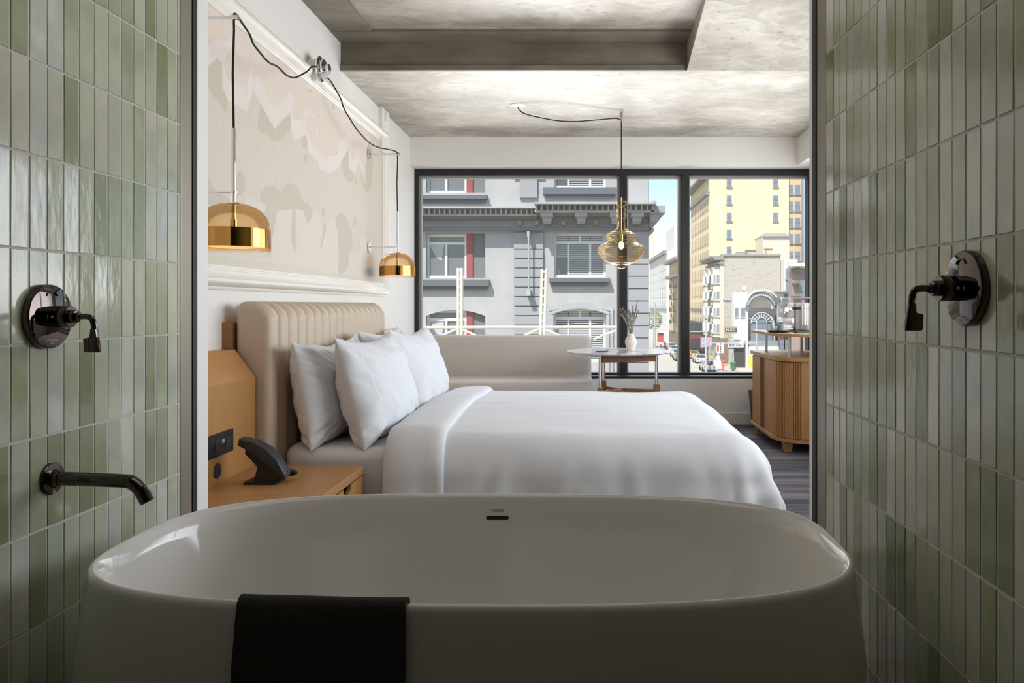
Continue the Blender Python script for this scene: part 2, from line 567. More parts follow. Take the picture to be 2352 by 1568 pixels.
def marble():
    m = MAT('veined_marble', (232, 230, 230), 0.12)
    nt = m.node_tree
    b = nt.nodes['Principled BSDF']
    tc = nt.nodes.new('ShaderNodeTexCoord')
    n = nt.nodes.new('ShaderNodeTexNoise'); n.inputs['Scale'].default_value = 2.6; n.inputs['Detail'].default_value = 7; n.inputs['Distortion'].default_value = 1.6
    nt.links.new(tc.outputs['Object'], n.inputs['Vector'])
    r = nt.nodes.new('ShaderNodeValToRGB')
    e = r.color_ramp.elements
    e[0].position, e[0].color = 0.42, rgb(236, 234, 234)
    e[1].position, e[1].color = 0.60, rgb(232, 230, 232)
    for p, c in ((0.485, (224, 222, 226)), (0.503, (136, 136, 150)), (0.522, (226, 224, 228))):
        q = e.new(p); q.color = rgb(*c)
    nt.links.new(n.outputs[0], r.inputs[0]); nt.links.new(r.outputs[0], b.inputs['Base Color'])
    return m
M['marble'] = marble()

# ------------------------------------------------------------------ room shell
XL, XR, YB = -1.6, 2.15, 7.0           # bedroom side walls and window wall
mb = MB(); mb.box(XL - 0.05, XR + 0.05, 2.30, 7.36, -0.12, 0.0)
struct(mb.build('floor', M['carpet']))
mb = MB(); mb.box(-1.5, 1.0, -1.35, 2.30, -0.12, -0.002)
struct(mb.build('floor_bathroom', M['stone']))
mb = MB(); mb.box(XL - 0.15, XL, 2.30, 7.36, 0, 2.95)
struct(mb.build('wall_left', M['paint']))
mb = MB()
mb.box(XL, XR, YB, 7.36, 2.385, 2.95)                   # header over the window
mb.box(XL, XR, YB, 7.36, 0, 0.418)                       # apron under the window
struct(mb.build('wall_back', M['paint']))
mb = MB()
mb.holes(lambda u, v, w: Vector((XR + w, u, v)), 2.30, 7.36, 0, 2.95, [(2.48, 6.84, 0.9, 2.3)], 0.16)
struct(mb.build('wall_right', M['paint']))
mb = MB()
mb.box(1.97, XR, 2.41, YB, 2.385, 2.66)
struct(mb.build('trim_1', M['paint']))
mb = MB()
mb.box(XL, -1.31, 2.30, 2.41, 0, 2.95)
mb.box(0.83, XR, 2.30, 2.41, 0, 2.95)
mb.box(-1.31, 0.83, 2.30, 2.41, 2.36, 2.95)
struct(mb.build('wall_front', M['paint']))
mb = MB()                                                # concrete slab: lower part by the window, recess nearer
mb.box(XL, XR, 5.01, 7.22, 2.645, 3.05)
mb.prism([(5.01, 2.645), (4.05, 2.843), (2.41, 2.843), (2.41, 3.05), (5.01, 3.05)], lambda u, v, w: Vector((w, u, v)), 0.683, XR)
mb.box(XL, 0.683, 2.41, 5.01, 2.843, 3.05)
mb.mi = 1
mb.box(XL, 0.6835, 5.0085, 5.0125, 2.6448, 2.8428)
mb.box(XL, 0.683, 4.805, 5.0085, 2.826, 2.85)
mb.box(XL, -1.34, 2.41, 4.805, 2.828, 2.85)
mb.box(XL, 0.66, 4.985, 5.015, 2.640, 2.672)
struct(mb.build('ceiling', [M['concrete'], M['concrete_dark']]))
mb = MB()                                                # bathroom ceiling and rear wall
mb.box(-1.5, 1.0, -1.35, 2.30, 2.36, 2.5)
struct(mb.build('ceiling_bathroom', M['ceil_bath']))
mb = MB(); mb.box(-1.5, 1.0, -1.45, -1.3, -0.1, 2.5)
struct(mb.build('wall_bathroom_rear', M['stone']))
mb = MB(); mb.box(XL, XR, YB - 0.012, YB, 0, 0.105)
struct(mb.build('baseboard_back', M['trimwhite']))
mb = MB(); mb.box(XL, XL + 0.012, 2.41, YB, 0, 0.105)
struct(mb.build('baseboard_left', M['trimwhite']))
mb = MB(); mb.box(XL, XL + 0.03, 5.93, 6.15, 2.3, 2.645)
struct(mb.build('trim_2', M['paint']))

# street window: one black frame, three panes
win = thing('window_1', None, None, (0.28, 7.12, 0.42)); struct(win)
yf0, yf1 = 7.19, 7.31
mb = MB()
mb.box(XL, XR, 7.0, 7.33, 0.418, 0.440)
mb.box(XL, XR, yf0, yf1, 0.440, 0.456)
mb.box(XL, XR, yf0, yf1, 2.328, 2.385)
def wx(px, d=7.19): return (px - CX) / F * d
for a, b in ((946, 960), (1424, 1440), (1566, 1583), (1857, 1872)):
    mb.box(wx(a), wx(b), yf0, yf1, 0.456, 2.328)
mb.build('frame', M['black'], win)
mb = MB()
for a, b in ((960, 966), (1418, 1424), (1440, 1444), (1559, 1566), (1583, 1587)):
    mb.box(wx(a), wx(b), 7.23, 7.30, 0.456, 2.306)
for a, b in ((960, 1424), (1440, 1566), (1583, 1857)):
    mb.box(wx(a), wx(b), 7.23, 7.30, 2.306, 2.328)
mb.build('glazing_bead', MAT('grey_glazing_bead', (150, 148, 146), 0.4), win)
for a, b in ((960, 1424), (1440, 1566), (1583, 1857)):
    mb = MB(); mb.poly([(wx(a), 7.27, 0.456), (wx(b), 7.27, 0.456), (wx(b), 7.27, 2.328), (wx(a), 7.27, 2.328)])
    mb.build('pane', M['glass'], win)
# side window added out of view, to bring light in from the right
win2 = thing('added_window', None, None, (XR + 0.05, 4.66, 0.9)); struct(win2)
mb = MB()
for y0, y1, z0, z1 in ((2.48, 6.84, 0.9, 0.96), (2.48, 6.84, 2.24, 2.3), (2.48, 2.54, 0.9, 2.3), (6.78, 6.84, 0.9, 2.3), (4.84, 4.90, 0.9, 2.3)):
    mb.box(XR + 0.04, XR + 0.10, y0, y1, z0, z1)
mb.build('frame', M['black'], win2)
for y0, y1 in ((2.54, 4.84), (4.90, 6.78)):
    mb = MB(); mb.poly([(XR + 0.07, y0, 0.96), (XR + 0.07, y1, 0.96), (XR + 0.07, y1, 2.24), (XR + 0.07, y0, 2.24)])
    mb.build('pane', M['glass'], win2)

# opening between bath and bedroom: bronze jamb, black gasket, white profile on each side
def jamb(side, xs, n):
    for nm, m, (a, b), (y0, y1) in zip(('bronze', 'gasket', 'white'), ('bronze', 'gasket', 'whiteprof'), xs, n):
        mb = MB(); mb.box(a, b, y0, y1, 0, 2.36, 0.003)
        struct(mb.build('trim_%d' % jamb.k, M[m])); jamb.k += 1
jamb.k = 3
jamb('left', ((-1.31, -1.191), (-1.31, -1.188), (-1.31, -1.190)), ((2.247, 2.312), (2.3125, 2.340), (2.3405, 2.41)))
jamb('right', ((0.717, 0.83), (0.714, 0.83), (0.716, 0.83)), ((2.247, 2.334), (2.3345, 2.374), (2.3745, 2.41)))

# tiled bath walls: every tile is its own bevelled face on the grout bed
def wallx_left(y): return -1.218 + 0.01146 * y
def wallx_right(y): return 0.740 - 0.0103 * y
def tile_wall(name, wx_, sgn, y_last, pitch, y_end, seed):
    rng = random.Random(seed)
    bm = bmesh.new()
    lay = bm.loops.layers.float_color.new('glaze')
    RH, g, bev = 0.2063, 0.0021, 0.0014
    z_first = CZ + 0.121 - 7 * RH
    edges = [y_end, y_last]
    while edges[-1] > -1.25: edges.append(edges[-1] - pitch)
    zs = [z_first + k * RH for k in range(0, 14)]
    for y1, y0 in zip(edges, edges[1:]):
        for z0, z1 in zip(zs, zs[1:]):
            if z1 < 0.02: continue
            z0c = max(z0, 0.0); z1c = min(z1, 2.36)
            if z1c - z0c < 0.01: continue
            gl = rng.choice((g, g * 1.0, g * 0.8))
            j = [rng.uniform(-0.0006, 0.0006) for _ in range(3)]
            a0, a1, b0, b1 = y0 + gl + rng.uniform(0, .0005), y1 - gl - rng.uniform(0, .0005), z0c + gl, z1c - gl
            h0 = 0.0035
            def P(y, z, h): return bm.verts.new((wx_(y) + sgn * (h - 0.005), y, z))
            def hh(u, v): return h0 + 0.0015 + j[0] * u * 0.6 + j[1] * v
            outer = [P(a0, b0, 0.0015), P(a1, b0, 0.0015), P(a1, b1, 0.0015), P(a0, b1, 0.0015)]
            inner = [P(a0 + bev, b0 + bev, hh(-1, -1)), P(a1 - bev, b0 + bev, hh(1, -1)), P(a1 - bev, b1 - bev, hh(1, 1)), P(a0 + bev, b1 - bev, hh(-1, 1))]
            c = (min(1, max(0, rng.gauss(0.48, 0.32))), rng.random(), rng.random(), 1)
            fs = [bm.faces.new(inner if sgn < 0 else inner[::-1])]
            for k in range(4):
                q = [outer[k], outer[(k + 1) % 4], inner[(k + 1) % 4], inner[k]]
                fs.append(bm.faces.new(q if sgn < 0 else q[::-1]))
            for f in fs:
                f.material_index = 0
                for lp in f.loops: lp[lay] = c
    # grout bed and solid wall behind
    for y0, y1 in ((-1.3, y_end),):
        def Q(y, z, h): return bm.verts.new((wx_(y) + sgn * (h - 0.005), y, z))
        A = [Q(y0, 0, 0.0033), Q(y1, 0, 0.0033), Q(y1, 2.36, 0.0033), Q(y0, 2.36, 0.0033)]
        B = [Q(y0, 0, -0.10), Q(y1, 0, -0.10), Q(y1, 2.36, -0.10), Q(y0, 2.36, -0.10)]
        for q in (A, B[::-1], [A[0], B[0], B[1], A[1]], [A[1], B[1], B[2], A[2]], [A[2], B[2], B[3], A[3]], [A[3], B[3], B[0], A[0]]):
            f = bm.faces.new(q); f.material_index = 1
    bmesh.ops.recalc_face_normals(bm, faces=bm.faces)
    me = bpy.data.meshes.new(name); bm.to_mesh(me); bm.free()
    me.materials.append(M['tile']); me.materials.append(M['grout'])
    o = bpy.data.objects.new(name, me); COL.objects.link(o)
    return struct(o)
tile_wall('wall_bathroom_left', wallx_left, 1, 2.231, 0.0534, 2.247, 11)
tile_wall('wall_bathroom_right', wallx_right, -1, 2.179, 0.0528, 2.247, 23)

# ------------------------------------------------------------------ bathtub
TX, TY, TA, TB, TN, TROT, TRIM = -0.238, 1.790, 0.832, 0.414, 3.14, -0.0128, CZ - 0.545
def sup(a, b, n, z, k=144):
    out = []
    for i in range(k):
        t = 2 * math.pi * i / k
        c, s = math.cos(t), math.sin(t)
        x = a * math.copysign(abs(c) ** (2 / n), c); y = b * math.copysign(abs(s) ** (2 / n), s)
        out.append(Vector((TX + x * math.cos(TROT) - y * math.sin(TROT), TY + x * math.sin(TROT) + y * math.cos(TROT), z)))
    return out
def inner_off(dz):                      # how far the inner wall stands inside the rim, dz below it
    return 0.019 + 0.21 * dz + 0.25 * max(0, dz - 0.22) ** 2 * 4
tub = thing('bathtub', 'large white oval freestanding bathtub in front of the bedroom opening', 'bathtub', (TX, TY, 0))
loops = []
for o_, z in ((-0.10, 0.0), (-0.02, 0.03), (0.026, 0.14), (0.022, TRIM - 0.2), (0.011, TRIM - 0.10), (0.003, TRIM - 0.035), (0.0, TRIM - 0.014), (-0.002, TRIM - 0.006), (-0.006, TRIM - 0.0014), (-0.0095, TRIM),
              (-0.013, TRIM - 0.0014), (-0.017, TRIM - 0.006)):
    loops.append(sup(TA + o_, TB + o_, TN, z))
for dz in (0.014, 0.05, 0.1, 0.16, 0.22, 0.28, 0.33, 0.37):
    w = inner_off(dz)
    loops.append(sup(TA - w * 1.25, TB - w, TN, TRIM - dz))
for s_, dz in ((0.86, 0.40), (0.7, 0.412), (0.4, 0.417), (0.05, 0.418)):
    w = inner_off(0.37)
    loops.append(sup((TA - w * 1.25) * s_, (TB - w) * s_, TN, TRIM - dz))
mb = MB(); mb.loft(loops, True, True, True)
mb.build('tub_shell', M['acrylic'], tub, smooth=60)
def far_wall_y(z, off=0.0):
    return TY + (TB - inner_off(TRIM - z)) * math.cos(TROT) - off
zs_ = W(1142, 1190, 2.165).z
mb = MB()
xs0, xs1 = W(1116, 1190, 2.165).x, W(1168, 1190, 2.165).x
hh_ = 0.0048
pp = [(xs0 + hh_ + hh_ * math.cos(a), zs_ + hh_ * math.sin(a)) for a in [math.pi / 2 + math.pi * k / 8 for k in range(9)]] + \
     [(xs1 - hh_ + hh_ * math.cos(a), zs_ + hh_ * math.sin(a)) for a in [-math.pi / 2 + math.pi * k / 8 for k in range(9)]]
mb.prism(pp, lambda u, v, w: Vector((u, far_wall_y(v) + w + TROT * (u - TX), v)), -0.0015, 0.004)
mb.build('overflow_slot', MAT('dark_overflow_slot', (34, 33, 30), 0.4), tub)['label'] = 'dark overflow slot'
zt = W(1142, 1173, 2.17).z
text('logo', 'KOHLER', 0.0092, (W(1142, 1173, 2.17).x, far_wall_y(zt, 0.0006) + TROT * 0.0, zt), (1, 0, 0), (0, 0.22, 1), MAT('grey_logo_print', (150, 148, 142), 0.4), tub, 0.0006)

# bath mat folded over the near rim
def near_out(x, z):                     # outer y of the tub's near side
    pts = [(-0.02, 0.03), (0.026, 0.14), (0.022, TRIM - 0.2), (0.011, TRIM - 0.10), (0.003, TRIM - 0.035), (0.0, TRIM - 0.014), (-0.002, TRIM - 0.006), (-0.006, TRIM - .0014), (-0.0095, TRIM)]
    o_ = pts[0][0]
    for (a, za), (b, zb) in zip(pts, pts[1:]):
        if za <= z <= zb: o_ = a + (b - a) * (z - za) / (zb - za)
    xx = (x - TX)
    y = (TB + o_) * (1 - min(0.98, abs(xx / (TA + o_))) ** TN) ** (1 / TN)
    return TY - y + TROT * xx
prof = []
for k in range(7): prof.append(('i', TRIM - 0.20 + 0.03 * k))
prof += [('t', a) for a in (150, 120, 90, 60, 30)]
for k in range(14): prof.append(('o', TRIM - 0.018 - 0.019 * k))
tx0, tx1 = W(535, 1400, 1.372).x, W(932, 1400, 1.372).x
def mat_pt(u, v, th):
    x = tx0 + (tx1 - tx0) * u
    k = min(len(prof) - 1, int(v * (len(prof) - 1) + 1e-6)); p = prof[k]
    wob = 0.0014 * noise.noise(Vector((x * 9, k * 0.35, 3)))
    yo = near_out(x, TRIM - 0.012); cyy = yo + 0.0095
    if p[0] == 'o':
        y = near_out(x, p[1]) - 0.004 - th - wob * 2; z = p[1]
        x += (u - 0.5) * 0.012 * (TRIM - p[1]) / 0.25
    elif p[0] == 't':
        a = math.radians(p[1]); r = 0.0135 + th + wob
        y = cyy - r * math.cos(a); z = TRIM - 0.0095 + r * math.sin(a)
    else:
        y = yo + 0.019 + 0.21 * (TRIM - p[1]) + 0.004 + th; z = p[1]
    return Vector((x, y, z))
mb = MB()
n_ = len(prof)
def ring(k):
    v = k / (n_ - 1)
    us = [i / 20 for i in range(21)]
    return [mat_pt(u, v, 0.007) for u in us] + [mat_pt(u, v, 0.001) for u in us[::-1]]
mb.loft([ring(k) for k in range(n_)], True, True, True)
tag(mb.build('bath_mat', M['towel'], smooth=50), 'charcoal terry bath mat folded over the near rim of the white tub', 'bath mat')

# ------------------------------------------------------------------ valves and spout
def valve(name, label, yc, zc, wallx, sgn, lettering):
    x0 = wallx(yc)
    t = thing(name, label, 'shower valve', (x0, yc, zc))
    X = lambda h: x0 + sgn * h
    ax = (sgn, 0, 0)
    mb = MB(); mb.lathe([(0.001, 0), (0.069, 0), (0.0712, 0.002), (0.0715, 0.012), (0.070, 0.0155), (0.0675, 0.0165), (0.001, 0.0168)], (x0, yc, zc), 72, ax)
    mb.build('escutcheon_plate', M['nickel'], t, smooth=35)
    mb = MB(); mb.lathe([(0.0235, 0.0166), (0.0242, 0.02), (0.0242, 0.041), (0.0232, 0.0415), (0.0232, 0.0425), (0.0245, 0.043), (0.0245, 0.0585), (0.0235, 0.060), (0.001, 0.060)], (x0, yc, zc), 48, ax)
    mb.build('valve_body', M['nickel'], t, smooth=35)
    mb = MB(); mb.lathe([(0.0145, 0.060), (0.0145, 0.071), (0.0135, 0.0725), (0.009, 0.0728), (0.009, 0.079), (0.0075, 0.081), (0.001, 0.081)], (x0, yc, zc), 36, ax)
    h = mb.build('handle_hub', M['nickel'], t, smooth=35)
    # lever: round arm that turns down into a flat paddle
    mb = MB()
    pts = smooth_path([(X(0.078), yc, zc), (X(0.094), yc, zc), (X(0.1045), yc, zc - 0.004), (X(0.109), yc, zc - 0.0145), (X(0.1115), yc, zc - 0.035)], 5)
    mb.tube(pts, 0.0064, 12)
    pad = [(0.1045, -0.028), (0.1165, -0.028), (0.1235, -0.0765), (0.1215, -0.0795), (0.0935, -0.0795), (0.0905, -0.0770), (0.0890, -0.0500), (0.0910, -0.0480), (0.1020, -0.0480), (0.1045, -0.0450)]
    mb.prism(pad, lambda u, v, w: Vector((X(u), yc + w, zc + v)), -0.0062, 0.0062, 0.0016, 2)
    mb.build('lever_handle', M['nickel'], t, smooth=40)
    wht = MAT('engraved_white_mark', (206, 196, 178), 0.5)
    right = (0, 1, 0) if sgn > 0 else (0, -1, 0)
    right = (0, sgn, 0)
    text('logo', 'WATERWORKS', 0.0052, (X(0.0169), yc, zc - 0.053), right, (0, 0, 1), wht, t, 0.0001)
    text('logo_line', 'STUDIO', 0.0034, (X(0.0169), yc, zc - 0.0595), right, (0, 0, 1), wht, t, 0.0001)
    # small flow mark on the near side of the body
    mb = MB()
    mb.box(X(0.024) - .001, X(0.024) + .001, yc - 0.0245, yc - 0.0235, zc - 0.004, zc + 0.004)
    mb.lathe([(0.001, 0.0), (0.003, 0.0), (0.003, 0.0004), (0.001, 0.0004)], (X(0.034), yc - 0.0242, zc), 12, (0, -1, 0))
    mb.build('flow_mark', wht, t)
    # curved cut-out hood on the plate above the body
    mb = MB(); mb.tube([(X(0.0175), yc + 0.016 * math.cos(a), zc + 0.046 + 0.009 * math.sin(a)) for a in [math.pi * k / 10 for k in range(11)]], 0.0022, 8)
    mb.build('plate_ridge', M['nickel'], t, smooth=40)
    return t
valve('shower_valve', 'round black nickel shower valve on the left tiled wall, above the spout', 1.69, 1.074, wallx_left, 1, True)
valve('shower_valve', 'round black nickel shower valve alone on the right tiled wall', 1.425, 1.131, wallx_right, -1, True)

ys, zs2 = 1.71, 0.710
x0 = wallx_left(ys)
sp = thing('tub_spout', 'long black nickel tub spout on the left tiled wall', 'tub spout', (x0, ys, zs2))
mb = MB(); mb.lathe([(0.001, 0), (0.036, 0), (0.0362, 0.005), (0.034, 0.0075), (0.021, 0.0085), (0.019, 0.012), (0.0175, 0.022), (0.001, 0.022)], (x0, ys, zs2), 48, (1, 0, 0))
mb.build('flange', M['nickel'], sp, smooth=35)
mb = MB()
pts = [(x0 + 0.018, ys, zs2)] + smooth_path([(x0 + 0.10, ys, zs2 - 0.003), (x0 + 0.165, ys, zs2 - 0.006), (x0 + 0.185, ys, zs2 - 0.011), (x0 + 0.203, ys, zs2 - 0.028), (x0 + 0.2175, ys, zs2 - 0.053)], 6)
mb.tube(pts, 0.0155, 24)
mb.build('spout_pipe', M['nickel'], sp, smooth=40)
mb = MB(); d_ = Vector((0.0145, 0, -0.025)).normalized(); e_ = Vector(pts[-1])
mb.cyl(e_ - d_ * 0.003, e_ + d_ * 0.0006, 0.0125, 20)
mb.build('outlet', M['black'], sp, smooth=40)

# ------------------------------------------------------------------ mural in its plaster moulding
WX = XL + 0.004
def wall_pt(px, py, x=WX):
    d = F * x / (px - CX)
    return (d, CZ - (py - CY) / F * d)          # (y, z) on the headboard wall
MUR = [MAT('mural_ground', (220, 212, 200), 0.85, col2=(211, 202, 189), noise_scale=6, stretch=(1, 30, 1.2), ramp=(0.3, 0.8)),
       MAT('mural_blush', (229, 216, 205), 0.85, col2=(224, 210, 198), noise_scale=5, stretch=(1, 20, 1)),
       MAT('mural_chalk', (232, 224, 220), 0.85, col2=(219, 206, 198), noise_scale=10, stretch=(1, 22, 0.5), ramp=(0.45, 0.7)),
       MAT('mural_taupe', (209, 199, 185), 0.85, col2=(203, 193, 178), noise_scale=5, stretch=(1, 20, 1)),
       MAT('mural_pale', (225, 214, 206), 0.85, col2=(217, 205, 195), noise_scale=8, stretch=(1, 24, 1), ramp=(0.4, 0.75))]
a3 = lambda p: (400 + p[0] * 0.25513, p[1] * 0.25513)
a4 = lambda p: (440 + p[0] * 0.26786, 300 + p[1] * 0.26786)
def ell(cx, cy, rx, ry): return [(cx + rx * math.cos(a), cy + ry * math.sin(a)) for a in [2 * math.pi * k / 20 for k in range(20)]]
blush = [(230, 20), (325, 0), (560, 215), (740, 390), (1050, 610), (1185, 715), (1300, 800), (1500, 970), (1610, 1075), (1760, 1195), (1745, 1270), (1695, 1290), (1730, 1360), (1728, 1500), (1655, 1370), (1600, 1450), (1575, 1320), (1600, 1220), (1585, 1195), (1500, 1290), (1470, 1370), (1420, 1415), (1385, 1450), (1310, 1380), (1230, 1280), (1190, 1170), (1190, 1060), (1160, 1080), (1075, 1080), (1055, 990), (1090, 890), (1045, 830), (900, 970), (700, 560), (655, 800), (545, 750), (435, 555), (300, 600), (230, 640)]
taupe3 = [[(230, 640), (300, 600), (400, 515), (435, 560), (435, 775), (480, 900), (482, 960), (470, 1005), (440, 1000), (425, 930), (370, 890), (320, 810), (300, 740), (230, 700)],
          [(770, 890), (900, 1160), (1055, 1000), (1055, 1195), (1020, 1170), (1000, 1230), (930, 1280), (860, 1240), (825, 1180), (795, 1210), (760, 1170), (750, 1090), (775, 1040)],
          [(1140, 1240), (1190, 1215), (1200, 1300), (1190, 1350), (1160, 1330)], ell(368, 45, 14, 34), ell(1680, 1120, 6, 22),
          [(1195, 790), (1270, 840), (1240, 830), (1200, 810)], [(1420, 930), (1455, 930), (1430, 1010)], [(770, 420), (820, 430), (815, 485), (775, 445)]]
chalk3 = [[(230, 430), (405, 350), (420, 395), (500, 370), (495, 320), (575, 290), (590, 320), (435, 550), (415, 555), (400, 515), (300, 600), (230, 640)],
          [(435, 555), (490, 720), (545, 745), (655, 800), (695, 560), (900, 970), (1045, 830), (1090, 890), (1060, 990), (905, 1160), (715, 810), (660, 1005), (480, 895), (435, 775)],
          [(1055, 990), (1075, 1075), (1160, 1075), (1185, 970), (1285, 1060), (1290, 1090), (1215, 1025), (1190, 1060), (1195, 1170), (1240, 1290), (1310, 1380), (1390, 1450), (1385, 1410), (1470, 1390), (1490, 1280), (1585, 1195), (1605, 1260), (1560, 1350), (1500, 1460), (1490, 1505), (1400, 1560), (1310, 1520), (1300, 1460), (1215, 1370), (1190, 1210), (1075, 1265), (1055, 1170)],
          [(1575, 1320), (1600, 1450), (1655, 1375), (1730, 1560), (1690, 1540), (1660, 1470), (1630, 1568), (1575, 1510)],
          [(1700, 1300), (1750, 1210), (1760, 1250), (1730, 1360)], [(735, 370), (760, 360), (840, 440), (820, 500), (790, 460), (770, 440)],
          [(1045, 600), (1075, 610), (1090, 640), (1070, 690), (1050, 660)], [(1505, 1130), (1520, 1040), (1575, 1080), (1540, 1110)], [(1200, 740), (1240, 745), (1275, 815), (1200, 790)],
          ell(1287, 1170, 12, 30), ell(1392, 1232, 8, 24)]
taupe4 = [[(1280, 240), (1350, 140), (1350, 320), (1400, 360), (1395, 420), (1370, 455), (1330, 430), (1295, 350)],
          [(1500, 180), (1530, 60), (1555, 250), (1550, 480), (1505, 540), (1470, 480), (1435, 330), (1490, 490), (1500, 340)],
          ell(415, 450, 45, 105), ell(978, 235, 16, 42), ell(1132, 698, 16, 42), ell(1400, 780, 12, 50), ell(1410, 435, 8, 25),
          [(585, 600), (590, 550), (620, 490), (680, 462), (740, 490), (765, 535), (800, 465), (850, 445), (905, 475), (950, 560), (960, 615), (1000, 615), (1050, 700), (990, 815), (965, 690), (895, 670), (895, 1055), (870, 1000), (855, 930), (865, 680), (735, 690), (685, 1060), (655, 1100), (650, 860), (620, 740), (635, 640)],
          [(1235, 760), (1260, 715), (1290, 705), (1330, 740), (1370, 840), (1385, 950), (1375, 1040), (1350, 1045), (1345, 1180), (1300, 1220), (1255, 1235), (1265, 1080), (1255, 900)],
          [(60, 340), (135, 370), (170, 440), (185, 500), (260, 530), (330, 590), (330, 640), (60, 640)],
          [(1160, 800), (1155, 900), (1120, 1000), (1100, 1000), (1120, 900), (1125, 810)], ell(1168, 1100, 16, 16)]
pale4 = [[(735, 690), (865, 672), (865, 700), (855, 930), (880, 1050), (930, 1060), (920, 1165), (680, 1125), (690, 950)],
         [(895, 670), (965, 690), (990, 815), (1070, 690), (1110, 740), (1125, 900), (1100, 1000), (1120, 1000), (1160, 800), (1190, 755), (1225, 760), (1255, 870), (1265, 1080), (1255, 1225), (930, 1165), (895, 1050)],
         [(1350, 1045), (1450, 1050), (1445, 905), (1505, 910), (1500, 1265), (1290, 1228), (1345, 1190)],
         [(470, 550), (635, 635), (635, 700), (560, 690), (455, 620)], [(215, 1040), (320, 1060), (640, 1100), (670, 1060), (665, 1120), (210, 1060)]]
def soften(q, n=2):
    for _ in range(n):
        q = [r for a, b in zip(q, q[1:] + q[:1]) for r in ((a[0] * .75 + b[0] * .25, a[1] * .75 + b[1] * .25), (a[0] * .25 + b[0] * .75, a[1] * .25 + b[1] * .75))]
    return q
MY0, MY1, MZ0, MZ1 = 2.72, 6.13, 1.168, 2.488
mb = MB()
mb.mi = 0
mb.box(XL + 0.0005, XL + 0.003, MY0 + 0.1065, MY1 - 0.1065, MZ0 + 0.1065, MZ1 - 0.1065)
layers = [(1, [[a3(p) for p in blush]], 0), (3, [[a3(p) for p in q] for q in taupe3] + [[a4(p) for p in q] for q in taupe4], 1),
          (2, [[a3(p) for p in q] for q in chalk3], 2), (4, [[a4(p) for p in q] for q in pale4], 3)]
for mi, polys, lv in layers:
    mb.mi = mi
    h = XL + 0.00302 + 0.00008 * lv
    for qi, q in enumerate(polys):
        h += 0.000003
        pts = []
        for px, py in (soften(q) if mi in (3,) and len(q) < 40 else q):
            y, z = wall_pt(px, py)
            pts.append((h, min(max(y, MY0 + 0.107), MY1 - 0.107), min(max(z, MZ0 + 0.107), MZ1 - 0.107)))
        mb.poly(pts)
tag(mb.build('mural', MUR, fix=False), 'pale beige and blush graffiti lettering mural above the headboard', 'mural')
# bolection moulding swept round the mural
prf = [(0.0, 0.0), (0.016, 0.0), (0.020, 0.012), (0.046, 0.020), (0.052, 0.030), (0.058, 0.032), (0.064, 0.026), (0.082, 0.014), (0.088, 0.014), (0.092, 0.009), (0.100, 0.008), (0.106, 0.0)]
prf = [(0.0, 0.0), (0.0, 0.012), (0.006, 0.016), (0.012, 0.016), (0.016, 0.030), (0.022, 0.040), (0.034, 0.046), (0.046, 0.044), (0.054, 0.034), (0.062, 0.026), (0.076, 0.022), (0.084, 0.020), (0.087, 0.014), (0.094, 0.013), (0.098, 0.008), (0.106, 0.008), (0.106, 0.0)]
loops = []
for (sy, sz) in ((0, 0), (1, 0), (1, 1), (0, 1), (0, 0)):
    lp = []
    for o_, h in prf:
        lp.append(Vector((XL + h, (MY1 - o_) if sy else (MY0 + o_), (MZ1 - o_) if sz else (MZ0 + o_))))
    loops.append(lp)
mb = MB(); mb.loft(loops, closed=False)
tag(mb.build('picture_moulding', M['trimwhite'], smooth=35), 'white plaster moulding framing the pale mural on the headboard wall', 'moulding')

# ------------------------------------------------------------------ wall lamps, their shared hub and cords
def along(A, B, px, py):
    """point at pixel (px, py) on the upright plane through A and B"""
    t = (px - CX) / F
    k = (t * A.y - A.x) / ((B.x - A.x) - t * (B.y - A.y))
    d = A.y + k * (B.y - A.y)
    return W(px, py, d)
HUBY, HUBZ = 4.43, CZ + 541 / F * 4.43
hub = thing('cord_hub', 'stack of chrome discs on the moulding where both lamp cords meet', 'cord hub', (XL, HUBY, HUBZ))
mb = MB(); mb.lathe([(0.056, 0), (0.056, 0.058), (0.05, 0.060), (0.001, 0.060)], (XL, HUBY, HUBZ), 40, (1, 0, 0))
mb.build('mounting_block', M['trimwhite'], hub, smooth=40)
for r, a, b in ((0.074, 0.060, 0.070), (0.056, 0.082, 0.092), (0.030, 0.104, 0.120)):
    mb = MB(); mb.lathe([(0.001, a), (r - 0.001, a), (r, a + 0.001), (r, b - 0.001), (r - 0.001, b), (0.001, b)], (XL, HUBY, HUBZ), 48, (1, 0, 0))
    mb.lathe([(r * 0.62, a - 0.014), (r * 0.62, a)], (XL, HUBY, HUBZ), 32, (1, 0, 0))
    mb.build('disc', M['chrome'], hub, smooth=40)

